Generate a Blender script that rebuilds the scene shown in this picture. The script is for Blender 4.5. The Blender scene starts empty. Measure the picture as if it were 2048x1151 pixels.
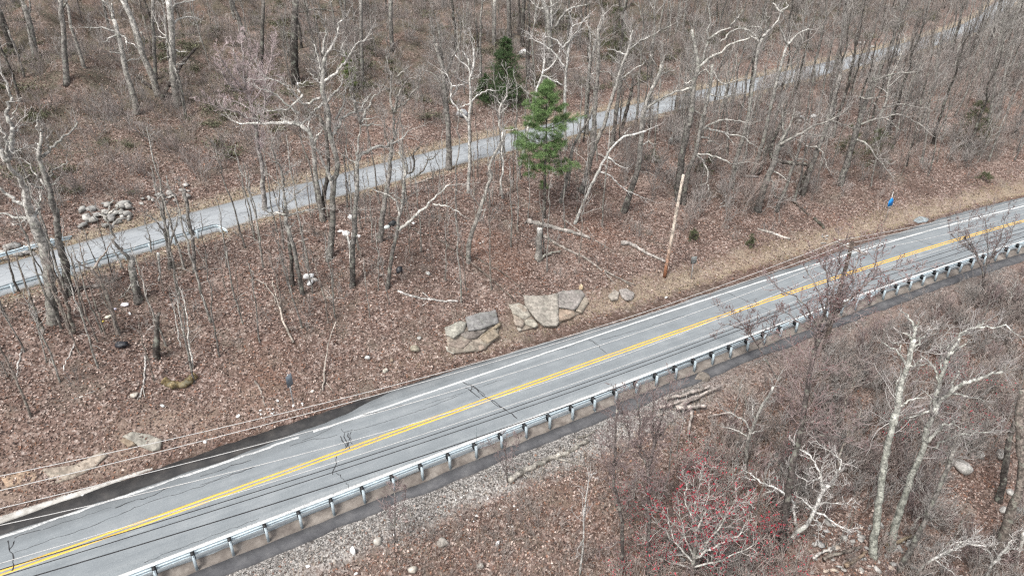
import bpy, bmesh, math, random
import numpy as np
from mathutils import Vector, noise as mnoise

RS = np.random.RandomState(11)
random.seed(11)
SC = bpy.context.scene
COL = SC.collection
R = math.radians

# ------------------------------------------------------------------ camera, sky, sun, exposure
CAM_H, PITCH, FPX = 31.2, 29.0, 1365.0
cam_data = bpy.data.cameras.new('camera')
cam_data.sensor_width = 36.0
cam_data.lens = 36.0 * FPX / 2048.0
cam_data.clip_end = 4000.0
cam_data.clip_start = 0.5
cam = bpy.data.objects.new('camera', cam_data)
COL.objects.link(cam)
cam.location = (0, 0, CAM_H)
cam.rotation_euler = (R(90 - PITCH), 0, 0)
SC.camera = cam

SUN_EL, SUN_AZ = 58.0, 215.0          # azimuth clockwise from +Y
world = bpy.data.worlds.new("World")
SC.world = world
world.use_nodes = True
wn = world.node_tree
wn.nodes.clear()
w_out = wn.nodes.new('ShaderNodeOutputWorld')
w_bg = wn.nodes.new('ShaderNodeBackground')
w_sky = wn.nodes.new('ShaderNodeTexSky')
w_sky.sky_type = 'NISHITA'
w_sky.sun_disc = False
w_sky.sun_elevation = R(SUN_EL)
w_sky.sun_rotation = R(SUN_AZ)
w_sky.dust_density = 4.0
w_sky.air_density = 1.0
w_hsv = wn.nodes.new('ShaderNodeHueSaturation')   # an overcast sky is nearly grey
w_hsv.inputs['Saturation'].default_value = 0.28
wn.links.new(w_sky.outputs[0], w_hsv.inputs['Color'])
wn.links.new(w_hsv.outputs[0], w_bg.inputs['Color'])
w_bg.inputs['Strength'].default_value = 0.135
wn.links.new(w_bg.outputs[0], w_out.inputs['Surface'])

sun_data = bpy.data.lights.new('sun', 'SUN')
sun_data.energy = 1.7
sun_data.angle = R(14)
sun_data.color = (1.0, 0.97, 0.92)
sun = bpy.data.objects.new('sun', sun_data)
COL.objects.link(sun)
az, el = R(SUN_AZ), R(SUN_EL)
sdir = Vector((math.sin(az) * math.cos(el), math.cos(az) * math.cos(el), math.sin(el)))
sun.rotation_euler = sdir.to_track_quat('Z', 'Y').to_euler()
sun.location = (0, 0, 120)

SC.view_settings.view_transform = 'Standard'
SC.view_settings.look = 'None'
SC.view_settings.exposure = 0.98
SC.view_settings.gamma = 1.0
SC.view_settings.use_curve_mapping = False
SC.render.engine = 'CYCLES'
SC.cycles.use_denoising = False
SC.cycles.max_bounces = 4
SC.cycles.diffuse_bounces = 2
SC.cycles.glossy_bounces = 1
SC.cycles.transmission_bounces = 1
SC.cycles.filter_width = 1.3

# ------------------------------------------------------------------ geometry of the place
DP = R(PITCH)
CAMP = np.array([0.0, 0.0, CAM_H])
CM = np.array([10.9189, 46.5285]); TM = np.array([0.873399, 0.487006]); NM = np.array([-0.487006, 0.873399])
PM = np.array([-5.977e-06, -3.3432e-04, 1.27915e-02, 3.41442e-01])
CU = np.array([7.42074, 85.35192]); TU = np.array([0.757039, 0.653370]); NU = np.array([-0.653370, 0.757039])
PU = np.array([5.6026e-06, -5.71742e-04, -3.66893e-02, 3.94253e-01])
ZU = 7.0

def polyx(p, s, lo, hi):
    s = np.asarray(s, float)
    sc = np.clip(s, lo, hi)
    d = np.polyder(p)
    return np.polyval(p, sc) + np.polyval(d, sc) * (s - sc)

def main_sa(x, y):
    dx, dy = np.asarray(x, float) - CM[0], np.asarray(y, float) - CM[1]
    s = dx * TM[0] + dy * TM[1]
    return s, dx * NM[0] + dy * NM[1] - polyx(PM, s, -60, 62)

def main_xy(s, a):
    w = a + polyx(PM, s, -60, 62)
    return CM[0] + s * TM[0] + w * NM[0], CM[1] + s * TM[1] + w * NM[1]

def up_sb(x, y):
    dx, dy = np.asarray(x, float) - CU[0], np.asarray(y, float) - CU[1]
    s = dx * TU[0] + dy * TU[1]
    return s, dx * NU[0] + dy * NU[1] - polyx(PU, s, -62, 165)

def up_xy(s, b):
    w = b + polyx(PU, s, -62, 165)
    return CU[0] + s * TU[0] + w * NU[0], CU[1] + s * TU[1] + w * NU[1]

_wr = np.random.RandomState(5)
_WAVES = [(_wr.uniform(0, 6.28), _wr.uniform(0, 6.28), L) for L in (23, 17, 11, 9, 6.1, 4.7, 3.3, 2.6, 2.1)]

def bumps(x, y):
    z = 0
    for ph, th, L in _WAVES:
        z = z + 0.030 * L ** 0.75 * np.sin((x * np.cos(th) + y * np.sin(th)) * 6.283 / L + ph)
    return z

def smooth(e0, e1, x):
    t = np.clip((x - e0) / (e1 - e0), 0, 1)
    return t * t * (3 - 2 * t)

def height(x, y):
    x = np.asarray(x, float); y = np.asarray(y, float)
    s, a = main_sa(x, y)
    s2, b = up_sb(x, y)
    A = np.maximum(a - 4.7, 0.0)
    B = np.maximum(-b - 3.6, 0.0)
    u = A / np.maximum(A + B, 1e-3)
    zb = ZU * (1 - (1 - u) ** 1.55)
    # cut bank beside the main road where the ledges stand
    zb = zb + 0.9 * np.exp(-((s + 8) / 16.0) ** 2) * smooth(0.8, 4.5, A) * smooth(0, 14, B)
    # ditch beside the pavement
    zb = zb - 0.28 * np.exp(-((a - 6.0) / 0.7) ** 2) * smooth(-6, 4, s)
    k = np.maximum(-a - 5.8, 0.0)
    zd = -0.30 * smooth(4.2, 4.8, -a) - (0.10 * np.minimum(k, 2.0)) - 13.0 * (1 - np.exp(-np.maximum(k - 2.0, 0) * 0.030))
    C = np.maximum(b - 3.4, 0.0)
    zh = ZU + 62 * (1 - np.exp(-C * 0.235 / 62)) + 0.5 * smooth(0, 3, C)
    z = np.where(a < 0, zd, np.where(b > -3.6, np.where(b < 3.4, ZU, zh), zb))
    away = smooth(0.3, 6.0, A) * smooth(0.3, 5.0, B) + smooth(2.0, 8.0, k) + smooth(1, 7, C)
    far = 1 + 2.0 * smooth(4, 60, C)
    z = z + bumps(x, y) * np.clip(away, 0, 1) * far
    # press the ground a little below the pavements
    z = z - 0.12 * (1 - smooth(4.0, 4.9, a)) * (1 - smooth(5.7, 6.5, -a)) - 0.10 * (1 - smooth(2.8, 3.5, np.abs(b)))
    return z

def ray(u, v):
    x = (u - 1024.0) / FPX; y = -(v - 575.5) / FPX
    return np.array([x, math.cos(DP) + y * math.sin(DP), -math.sin(DP) + y * math.cos(DP)])

def proj(P):
    P = np.atleast_2d(P) - CAMP
    fwd = P[:, 1] * math.cos(DP) - P[:, 2] * math.sin(DP)
    upc = P[:, 1] * math.sin(DP) + P[:, 2] * math.cos(DP)
    return np.stack([1024 + FPX * P[:, 0] / fwd, 575.5 - FPX * upc / fwd], 1), fwd

_TS = np.concatenate([np.arange(18, 120, 0.25), np.arange(120, 420, 1.0)])

def ground(u, v):
    r = ray(u, v)
    pts = CAMP + _TS[:, None] * r
    below = pts[:, 2] < height(pts[:, 0], pts[:, 1])
    i = int(np.argmax(below)) if below.any() else len(_TS) - 1
    lo, hi = _TS[max(i - 1, 0)], _TS[i]
    for _ in range(14):
        m = 0.5 * (lo + hi); p = CAMP + m * r
        if p[2] < height(p[0], p[1]): hi = m
        else: lo = m
    p = CAMP + hi * r
    return np.array([p[0], p[1], float(height(p[0], p[1]))])

def on_z(u, v, z):
    r = ray(u, v); return CAMP + r * ((z - CAM_H) / r[2])

def gz(x, y):
    return float(height(x, y))

# ------------------------------------------------------------------ object helpers
def link(o, parent=None):
    COL.objects.link(o)
    if parent is not None:
        o.parent = parent
    return o

def tag(o, label=None, cat=None, group=None, kind=None):
    if label: o['label'] = label
    if cat: o['category'] = cat
    if group: o['group'] = group
    if kind: o['kind'] = kind
    return o

def thing(name, label, cat, loc=(0, 0, 0), group=None, rotz=0.0):
    o = bpy.data.objects.new(name, None)
    o.empty_display_size = 0.3
    link(o)
    o.location = loc
    o.rotation_euler = (0, 0, rotz)
    return tag(o, label, cat, group)

class MB:
    """Collects vertices, faces and point colours and links them as one mesh."""
    def __init__(self):
        self.v = []; self.c = []; self.f = []; self.n = 0
    def add(self, verts, faces, col=(0.2, 0.2, 0.2)):
        verts = np.asarray(verts, np.float32).reshape(-1, 3)
        col = np.asarray(col, np.float32)
        if col.ndim == 1: col = np.broadcast_to(col, (len(verts), 3))
        self.v.append(verts); self.c.append(col.reshape(-1, 3))
        if isinstance(faces, np.ndarray):
            self.f.append(faces.astype(np.int64) + self.n)
        else:
            by = {}
            for fc in faces: by.setdefault(len(fc), []).append(fc)
            for k, l in by.items(): self.f.append(np.array(l, np.int64) + self.n)
        self.n += len(verts)
    def box(self, c, size, rot=None, col=(0.2, 0.2, 0.2)):
        h = np.array(size) / 2.0
        V = np.array([[sx, sy, sz] for sx in (-1, 1) for sy in (-1, 1) for sz in (-1, 1)], float) * h
        if rot is not None: V = V @ np.asarray(rot).T
        self.add(V + np.array(c), [(0, 1, 3, 2), (4, 6, 7, 5), (0, 4, 5, 1), (2, 3, 7, 6), (0, 2, 6, 4), (1, 5, 7, 3)], col)
    def tubes(self, P, Rr, S=3, col=(0.2, 0.2, 0.2), cap=False):
        """P (N,K,3), Rr (N,K), col (3,) or (N,K,3)"""
        P = np.asarray(P, float); Rr = np.asarray(Rr, float)
        N, K, _ = P.shape
        if N == 0: return
        T = np.gradient(P, axis=1)
        T /= np.maximum(np.linalg.norm(T, axis=2, keepdims=True), 1e-9)
        ch = P[:, -1] - P[:, 0]
        ref = np.where(np.abs(ch[:, 2:3]) > 0.8 * np.linalg.norm(ch, axis=1, keepdims=True), np.array([[1.0, 0.13, 0]]), np.array([[0.05, 0, 1.0]]))
        U = np.cross(T, ref[:, None, :]); U /= np.maximum(np.linalg.norm(U, axis=2, keepdims=True), 1e-9)
        W = np.cross(T, U)
        an = np.arange(S) * 2 * np.pi / S
        ring = P[:, :, None, :] + Rr[:, :, None, None] * (np.cos(an)[None, None, :, None] * U[:, :, None, :] + np.sin(an)[None, None, :, None] * W[:, :, None, :])
        base = (np.arange(N) * K * S)[:, None, None] + (np.arange(K - 1) * S)[None, :, None]
        j = np.arange(S)[None, None, :]; j2 = (j + 1) % S
        F = np.stack([base + j, base + j2, base + S + j2, base + S + j], -1).reshape(-1, 4)
        cc = np.asarray(col, float)
        if cc.ndim == 1: cc = np.broadcast_to(cc, (N, K, 3))
        cc = np.broadcast_to(cc[:, :, None, :], (N, K, S, 3)).reshape(-1, 3)
        off = self.n
        self.add(ring.reshape(-1, 3), F, cc)
        if cap and S >= 3:
            for n in range(N):
                for k in (0, K - 1):
                    b = off + n * K * S + k * S
                    q = np.arange(b, b + S) - 0
                    self.f.append((q if k else q[::-1])[None, :])
    def build(self, name, mat, parent=None, origin=None, smooth_shade=False):
        me = bpy.data.meshes.new(name)
        V = np.concatenate(self.v); Cc = np.concatenate(self.c)
        if origin is not None: V = V - np.asarray(origin, np.float32)
        me.vertices.add(len(V)); me.vertices.foreach_set('co', V.astype(np.float32).ravel())
        nl = sum(f.size for f in self.f); nf = sum(len(f) for f in self.f)
        me.loops.add(nl); me.polygons.add(nf)
        li = np.concatenate([f.ravel() for f in self.f]).astype(np.int32)
        tot = np.concatenate([np.full(len(f), f.shape[1]) for f in self.f]).astype(np.int32)
        st = np.concatenate([[0], np.cumsum(tot)[:-1]]).astype(np.int32)
        me.loops.foreach_set('vertex_index', li)
        me.polygons.foreach_set('loop_start', st)
        me.polygons.foreach_set('loop_total', tot)
        if smooth_shade: me.polygons.foreach_set('use_smooth', np.ones(nf, bool))
        at = me.attributes.new('tint', 'FLOAT_COLOR', 'POINT')
        at.data.foreach_set('color', np.concatenate([Cc, np.ones((len(Cc), 1), np.float32)], 1).astype(np.float32).ravel())
        me.update(calc_edges=True)
        if mat: me.materials.append(mat)
        o = bpy.data.objects.new(name, me)
        link(o, parent)
        if origin is not None and parent is None: o.location = tuple(float(q) for q in origin)
        return o

# ------------------------------------------------------------------ materials
def nodemat(name, rough=0.9, spec=0.2, metal=0.0):
    m = bpy.data.materials.new(name); m.use_nodes = True
    nt = m.node_tree
    b = nt.nodes['Principled BSDF']
    b.inputs['Roughness'].default_value = rough
    b.inputs['Specular IOR Level'].default_value = spec
    b.inputs['Metallic'].default_value = metal
    return m, nt, b

class NT:
    def __init__(self, nt): self.nt = nt
    def n(self, t, **k):
        q = self.nt.nodes.new('ShaderNode' + t)
        for a, b in k.items(): setattr(q, a, b)
        return q
    def l(self, a, b): self.nt.links.new(a, b)
    def math(self, op, a, b=None, clamp=False):
        q = self.n('Math', operation=op); q.use_clamp = clamp
        for i, x in enumerate((a, b)):
            if x is None: continue
            if isinstance(x, (int, float)): q.inputs[i].default_value = x
            else: self.l(x, q.inputs[i])
        return q.outputs[0]
    def noise(self, vec, scale, detail=3.0, rough=0.55):
        q = self.n('TexNoise'); q.inputs['Scale'].default_value = scale
        q.inputs['Detail'].default_value = detail; q.inputs['Roughness'].default_value = rough
        if vec is not None: self.l(vec, q.inputs['Vector'])
        return q.outputs['Fac']
    def ramp(self, fac, stops):
        q = self.n('ValToRGB'); e = q.color_ramp.elements
        while len(e) < len(stops): e.new(0.5)
        for i, (p, c) in enumerate(stops):
            e[i].position = p; e[i].color = (*c, 1) if len(c) == 3 else c
        self.l(fac, q.inputs[0]); return q.outputs[0]
    def mr(self, x, a, b, c=0.0, d=1.0):
        q = self.n('MapRange'); q.interpolation_type = 'SMOOTHSTEP'
        self.l(x, q.inputs[0])
        for i, z in enumerate((a, b, c, d)): q.inputs[i + 1].default_value = z
        return q.outputs[0]
    def mix(self, fac, a, b, mode='MIX'):
        q = self.n('Mix', data_type='RGBA', blend_type=mode)
        for s, x in (('Factor', fac), ('A', a), ('B', b)):
            i = [k for k in q.inputs if k.name == s and k.type == ('VALUE' if s == 'Factor' else 'RGBA')][0]
            if isinstance(x, (int, float)): i.default_value = x
            elif isinstance(x, tuple): i.default_value = (*x, 1)
            else: self.l(x, i)
        return [k for k in q.outputs if k.type == 'RGBA'][0]
    def attr(self, name):
        q = self.n('Attribute'); q.attribute_name = name; return q
    def pos(self): return self.n('NewGeometry').outputs['Position']
    def obj(self): return self.n('TexCoord').outputs['Object']
    def bump(self, b, h, strength=0.5, dist=0.05):
        q = self.n('Bump'); q.inputs['Strength'].default_value = strength; q.inputs['Distance'].default_value = dist
        self.l(h, q.inputs['Height']); self.l(q.outputs[0], b.inputs['Normal'])

def mat_tint(name, rough=0.9, vary=0.18, nscale=6.0, namp=0.35, lichen=0.0, spec=0.15, metal=0.0, blotch=0.0):
    """Base colour from the point colours, broken up by noise and by object."""
    m, nt, b = nodemat(name, rough, spec, metal); g = NT(nt)
    col = g.attr('tint').outputs['Color']
    p = g.pos()
    nz = g.noise(p, nscale, 4.0, 0.65)
    fac = g.mr(nz, 0.3, 0.7, 1 - namp, 1 + namp)
    oi = g.n('ObjectInfo').outputs['Random']
    fac2 = g.math('MULTIPLY', fac, g.mr(oi, 0, 1, 1 - vary, 1 + vary))
    comb = g.n('CombineColor')
    for i in range(3): g.l(fac2, comb.inputs[i])
    if blotch:
        fac2 = g.math('MULTIPLY', fac2, g.mr(g.noise(p, 2.6, 5.0, 0.75), 0.42, 0.58, 1 - blotch, 1.12))
        for i in range(3): g.l(fac2, comb.inputs[i])
    c = g.mix(1.0, col, comb.outputs[0], 'MULTIPLY')
    if lichen > 0:
        ln = g.noise(p, 2.3, 5.0, 0.7)
        c = g.mix(g.math('MULTIPLY', g.mr(ln, 0.52, 0.62), lichen), c, (0.34, 0.36, 0.30))
    g.l(c, b.inputs['Base Color'])
    return m

M_BARK = mat_tint('bark', 0.95, 0.18, 8.0, 0.50, 0.40, blotch=0.5)
M_TWIG = mat_tint('twigs', 0.95, 0.15, 0.7, 0.15, 0.0)
M_LEAF = mat_tint('dead_leaves', 0.8, 0.0, 0.5, 0.12, 0.0, 0.2)
M_STONE = mat_tint('stone', 0.9, 0.12, 5.0, 0.28, 0.15, blotch=0.22)
M_WOOD = mat_tint('dead_wood', 0.92, 0.1, 9.0, 0.45, 0.2, blotch=0.4)
M_NEEDLE = mat_tint('needles', 0.75, 0.05, 1.2, 0.3, 0.0, 0.25)
M_METAL = mat_tint('galvanised_steel', 0.5, 0.03, 3.0, 0.12, 0.0, 0.5, 0.25)
M_PLAIN = mat_tint('plain_paint', 0.6, 0.0, 4.0, 0.10, 0.0, 0.3)
M_CABLE = mat_tint('cable', 0.6, 0.0, 1.0, 0.05, 0.0, 0.3)
M_PLASTIC = mat_tint('plastic_film', 0.45, 0.0, 8.0, 0.15, 0.0, 0.4)

def mat_ground():
    m, nt, b = nodemat('leaf_litter_ground', 0.95, 0.1); g = NT(nt)
    p = g.pos()
    a = g.attr('road_offset').outputs['Fac']; bb = g.attr('upper_offset').outputs['Fac']; st = g.attr('road_station').outputs['Fac']
    # single leaves
    vo = g.n('TexVoronoi'); vo.inputs['Scale'].default_value = 6.5; g.l(p, vo.inputs['Vector'])
    sep = g.n('SeparateColor'); g.l(vo.outputs['Color'], sep.inputs[0])
    leaf = g.ramp(sep.outputs[0], [(0.0, (0.070, 0.050, 0.043)), (0.30, (0.125, 0.085, 0.071)), (0.55, (0.175, 0.123, 0.104)), (0.80, (0.235, 0.177, 0.154)), (1.0, (0.36, 0.30, 0.27))])
    n1 = g.noise(p, 0.33, 5.0, 0.62); n2 = g.noise(p, 0.09, 3.0, 0.5); n3 = g.noise(p, 2.2, 5.0, 0.7)
    c = g.mix(g.mr(n3, 0.44, 0.68, 0, 0.75), leaf, (0.070, 0.050, 0.040))
    c = g.mix(g.mr(n1, 0.50, 0.68, 0, 0.65), c, (0.150, 0.128, 0.105))
    n5 = g.noise(p, 0.16, 6.0, 0.7)
    c = g.mix(g.mr(n5, 0.52, 0.66, 0, 0.6), c, (0.085, 0.060, 0.050))
    c = g.mix(g.mr(n5, 0.46, 0.34, 0, 0.5), c, (0.275, 0.215, 0.185))
    c = g.mix(g.mr(n2, 0.54, 0.68, 0, 0.28), c, (0.20, 0.105, 0.070))
    # olive, damp undergrowth on the hillside beyond the upper road
    hill = g.math('MULTIPLY', g.mr(bb, 7, 20), g.mr(n1, 0.36, 0.60, 0.15, 0.8))
    c = g.mix(hill, c, (0.088, 0.080, 0.060))
    # wobbling offsets
    wob = g.math('MULTIPLY', g.math('SUBTRACT', g.noise(p, 0.6, 4.0, 0.6), 0.5), 3.2)
    aw = g.math('ADD', a, wob); bw = g.math('ADD', bb, wob)
    # tan dead grass on the verge of the main road, uphill side
    tan = g.ramp(g.noise(p, 5.0, 4.0, 0.7), [(0.3, (0.16, 0.125, 0.095)), (0.7, (0.38, 0.315, 0.235))])
    f = g.math('MULTIPLY', g.mr(aw, 4.9, 5.8), g.mr(aw, 8.2, 5.8))
    f = g.math('MULTIPLY', f, g.mr(st, -24, 12, 0.1, 1.0))
    f = g.math('MULTIPLY', f, g.mr(n3, 0.36, 0.56, 0.25, 1.0))
    c = g.mix(g.math('MULTIPLY', f, 0.85), c, tan)
    # bare pinkish dirt, lower left bank
    f = g.math('MULTIPLY', g.math('MULTIPLY', g.mr(aw, 4.0, 5.4), g.mr(aw, 9.5, 6.5)), g.mr(st, -26, -34))
    c = g.mix(g.math('MULTIPLY', f, g.mr(n1, 0.40, 0.65, 0.05, 0.7)), c, (0.235, 0.175, 0.14))
    # dark wet leaves against the pavement
    awn = g.math('ADD', a, g.math('MULTIPLY', wob, 0.3))
    f = g.math('MULTIPLY', g.mr(awn, 3.2, 3.6), g.mr(awn, 5.3, 4.6))
    f = g.math('MULTIPLY', f, g.mr(n3, 0.38, 0.58, 0.2, 1.0))
    c = g.mix(g.math('MULTIPLY', f, 0.7), c, (0.055, 0.036, 0.028))
    # verges of the upper road
    ab = g.math('ABSOLUTE', bb); abw = g.math('ADD', ab, g.math('MULTIPLY', wob, 0.5))
    f = g.math('MULTIPLY', g.mr(abw, 2.4, 3.0), g.mr(abw, 4.9, 3.7))
    c = g.mix(g.math('MULTIPLY', f, 0.8), c, g.ramp(n3, [(0.3, (0.20, 0.165, 0.125)), (0.7, (0.36, 0.31, 0.235))]))
    # gravel below the guardrail
    vg = g.n('TexVoronoi'); vg.inputs['Scale'].default_value = 11.0; g.l(p, vg.inputs['Vector'])
    sg = g.n('SeparateColor'); g.l(vg.outputs['Color'], sg.inputs[0])
    grav = g.ramp(sg.outputs[1], [(0.0, (0.06, 0.055, 0.05)), (0.4, (0.19, 0.175, 0.165)), (1.0, (0.42, 0.40, 0.375))])
    f = g.math('MULTIPLY', g.mr(aw, -8.8, -7.2), g.mr(a, -4.0, -5.0))
    f = g.math('MULTIPLY', f, g.mr(st, 6, -6, 0.25, 1.0))
    c = g.mix(f, c, grav)
    g.l(c, b.inputs['Base Color'])
    hgt = g.math('ADD', g.math('MULTIPLY', vo.outputs['Distance'], 0.8), n3)
    g.bump(b, hgt, 0.9, 0.10)
    return m

def mat_asphalt(name, tones, upper=False):
    m, nt, b = nodemat(name, 0.85, 0.25); g = NT(nt)
    p = g.pos(); off = g.attr('offset').outputs['Fac']; st = g.attr('station').outputs['Fac']
    fine = g.noise(p, 9.0, 5.0, 0.8); mid = g.noise(p, 0.7, 5.0, 0.6)
    comb = g.n('CombineXYZ'); g.l(g.math('MULTIPLY', st, 0.05), comb.inputs[0]); g.l(g.math('MULTIPLY', off, 1.3), comb.inputs[1])
    streak = g.noise(comb.outputs[0], 1.6, 4.0, 0.6)
    t = g.math('ADD', g.math('MULTIPLY', fine, 0.18), g.math('ADD', g.math('MULTIPLY', mid, 0.37), g.math('MULTIPLY', streak, 0.45)))
    c = g.ramp(t, [(0.34, tones[0]), (0.5, tones[1]), (0.66, tones[2])])
    sp = g.n('TexVoronoi'); sp.inputs['Scale'].default_value = 14.0; g.l(p, sp.inputs['Vector'])
    ss = g.n('SeparateColor'); g.l(sp.outputs['Color'], ss.inputs[0])
    c = g.mix(g.mr(ss.outputs[0], 0.9, 1.0, 0, 0.5), c, tones[2])
    c = g.mix(g.mr(ss.outputs[1], 0.88, 1.0, 0, 0.45), c, tones[0])
    if not upper:
        # tyre-polished lanes are a little darker than the shoulders
        lane = g.math('ABSOLUTE', g.math('SUBTRACT', g.math('ABSOLUTE', g.math('ADD', off, 0.2)), 1.65))
        c = g.mix(g.mr(lane, 1.25, 0.4, 0, 0.32), c, tones[3])
        wt = g.math('ABSOLUTE', g.math('SUBTRACT', lane, 0.8))
        c = g.mix(g.mr(wt, 0.45, 0.0, 0, 0.22), c, tones[0])
    else:
        wl = g.n('TexVoronoi', feature='DISTANCE_TO_EDGE'); wl.inputs['Scale'].default_value = 0.42
        wv = g.n('VectorMath', operation='ADD'); g.l(p, wv.inputs[0]); tn = g.n('TexNoise'); tn.inputs['Scale'].default_value = 0.8; g.l(p, tn.inputs['Vector'])
        sc = g.n('VectorMath', operation='SCALE'); sc.inputs['Scale'].default_value = 1.6; g.l(tn.outputs['Color'], sc.inputs[0]); g.l(sc.outputs[0], wv.inputs[1]); g.l(wv.outputs[0], wl.inputs['Vector'])
        c = g.mix(g.mr(wl.outputs['Distance'], 0.03, 0.006, 0, 0.35), c, (0.06, 0.06, 0.06))
        e = g.math('ADD', g.math('ABSOLUTE', off), g.math('MULTIPLY', mid, 0.8))
        c = g.mix(g.mr(e, 3.0, 3.4, 0, 0.8), c, (0.25, 0.21, 0.17))
    g.l(c, b.inputs['Base Color'])
    g.bump(b, fine, 0.25, 0.02)
    return m

def mat_marking(name, col, under, worn):
    m, nt, b = nodemat(name, 0.7, 0.3); g = NT(nt); p = g.pos()
    w = g.math('ADD', g.math('MULTIPLY', g.noise(p, 6.0, 6.0, 0.75), 0.7), g.math('MULTIPLY', g.noise(p, 0.5, 2.0, 0.5), 0.3))
    c = g.mix(g.mr(w, worn, worn + 0.12, 0, 0.85), col, under)
    c = g.mix(g.mr(g.noise(p, 1.3, 4.0, 0.6), 0.4, 0.7, 0, 0.25), c, tuple(x * 0.75 for x in col))
    g.l(c, b.inputs['Base Color']); return m

def mat_mottle(name, c0, c1, c2, scale, rough=0.92, spec=0.2, bump=0.4):
    m, nt, b = nodemat(name, rough, spec); g = NT(nt); p = g.pos()
    n = g.noise(p, scale, 6.0, 0.7)
    g.l(g.ramp(n, [(0.33, c0), (0.5, c1), (0.68, c2)]), b.inputs['Base Color'])
    g.bump(b, n, bump, 0.05); return m

M_GROUND = mat_ground()
M_ROAD = mat_asphalt('weathered_asphalt', [(0.145, 0.160, 0.170), (0.200, 0.218, 0.228), (0.28, 0.296, 0.303), (0.158, 0.174, 0.186)])
M_UPROAD = mat_asphalt('old_asphalt', [(0.205, 0.218, 0.230), (0.262, 0.278, 0.290), (0.33, 0.345, 0.353), (0.2, 0.2, 0.2)], True)
M_YELLOW = mat_marking('yellow_line_paint', (0.68, 0.42, 0.07), (0.25, 0.22, 0.17), 0.51)
M_WHITE = mat_marking('white_line_paint', (0.66, 0.66, 0.645), (0.24, 0.25, 0.255), 0.50)
M_WORN = mat_marking('worn_white_paint', (0.60, 0.60, 0.585), (0.225, 0.235, 0.24), 0.44)
M_CRACK = mat_mottle('crack_tar', (0.022, 0.022, 0.024), (0.035, 0.035, 0.037), (0.06, 0.06, 0.062), 4.0)
M_VERGE = mat_mottle('rail_dirt', (0.105, 0.09, 0.08), (0.165, 0.145, 0.128), (0.25, 0.225, 0.20), 1.1)
M_BERM = mat_mottle('berm_asphalt', (0.060, 0.060, 0.064), (0.088, 0.088, 0.092), (0.13, 0.128, 0.13), 0.9)
M_WET = mat_mottle('wet_asphalt', (0.020, 0.020, 0.021), (0.034, 0.033, 0.033), (0.060, 0.056, 0.053), 0.8, 0.7, 0.25)
M_CONC = mat_mottle('pale_concrete', (0.26, 0.245, 0.22), (0.40, 0.385, 0.36), (0.52, 0.50, 0.47), 1.5)

# ------------------------------------------------------------------ the ground sheet
def axis_steps(lo, hi, fine_lo, fine_hi, step, grow):
    xs = list(np.arange(fine_lo, fine_hi, step))
    x, d = xs[-1], step
    while x < hi:
        d *= grow; x += d; xs.append(x)
    x, d = xs[0], step; left = []
    while x > lo:
        d *= grow; x -= d; left.append(x)
    return np.array(left[::-1] + xs)

gx = axis_steps(-1500, 1500, -62, 92, 0.62, 1.09)
gy = axis_steps(-300, 2200, 14, 120, 0.58, 1.05)
GX, GY = np.meshgrid(gx, gy)
GZ = height(GX, GY)
nx, ny = len(gx), len(gy)
mb = MB()
i = np.arange(nx - 1)[None, :]; j = np.arange(ny - 1)[:, None]
b0 = j * nx + i
mb.add(np.stack([GX, GY, GZ], -1).reshape(-1, 3), np.stack([b0, b0 + 1, b0 + nx + 1, b0 + nx], -1).reshape(-1, 4))
ground_o = mb.build('ground', M_GROUND, smooth_shade=True)
tag(ground_o, kind='structure')
s_, a_ = main_sa(GX.ravel(), GY.ravel()); s2_, b_ = up_sb(GX.ravel(), GY.ravel())
for nm, arr in (('road_offset', a_), ('road_station', s_), ('upper_offset', b_)):
    at = ground_o.data.attributes.new(nm, 'FLOAT', 'POINT')
    at.data.foreach_set('value', np.clip(arr, -500, 500).astype(np.float32))

# ------------------------------------------------------------------ roads as strips
def strip(name, xyf, s, lo, hi, z, mat, skirt=0.18, parent=None, kind='structure', zhi=None, cols=2):
    s = np.asarray(s, float)
    lo = np.broadcast_to(np.asarray(lo, float), s.shape); hi = np.broadcast_to(np.asarray(hi, float), s.shape)
    rows = [lo + (hi - lo) * k / (cols - 1) for k in range(cols)]
    V = []
    zhi = z if zhi is None else zhi
    for q_, r_ in enumerate(rows):
        x, y = xyf(s, r_); V.append(np.stack([x, y, np.full_like(x, z + (zhi - z) * q_ / (cols - 1))], 1))
    for r_, z_ in ((rows[0], z), (rows[-1], zhi)):
        x, y = xyf(s, r_); V.append(np.stack([x, y, np.full_like(x, z_ - skirt)], 1))
    n = len(s); V = np.concatenate(V)
    k = np.arange(n - 1); F = []
    for c in range(cols - 1):
        F.append(np.stack([c * n + k, c * n + k + 1, (c + 1) * n + k + 1, (c + 1) * n + k], 1)[:, ::-1])
    F.append(np.stack([cols * n + k, cols * n + k + 1, k + 1, k], 1)[:, ::-1])
    F.append(np.stack([(cols - 1) * n + k, (cols - 1) * n + k + 1, (cols + 1) * n + k + 1, (cols + 1) * n + k], 1)[:, ::-1])
    m = MB(); m.add(V, np.concatenate(F))
    o = m.build(name, mat, parent)
    off = np.concatenate(rows + [rows[0], rows[-1]])
    for nm, arr in (('offset', off), ('station', np.tile(s, cols + 2))):
        at = o.data.attributes.new(nm, 'FLOAT', 'POINT'); at.data.foreach_set('value', arr.astype(np.float32))
    if kind and parent is None: o['kind'] = kind
    return o

def jit(n, amp, smoothn=5, seed=0):
    r_ = np.random.RandomState(seed).randn(n + smoothn * 2)
    k = np.ones(smoothn) / smoothn
    q = np.convolve(r_, k, 'same')[smoothn:-smoothn]
    return amp * q / max(q.std(), 1e-6)

S1 = np.arange(-150, 260, 0.5)
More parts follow.
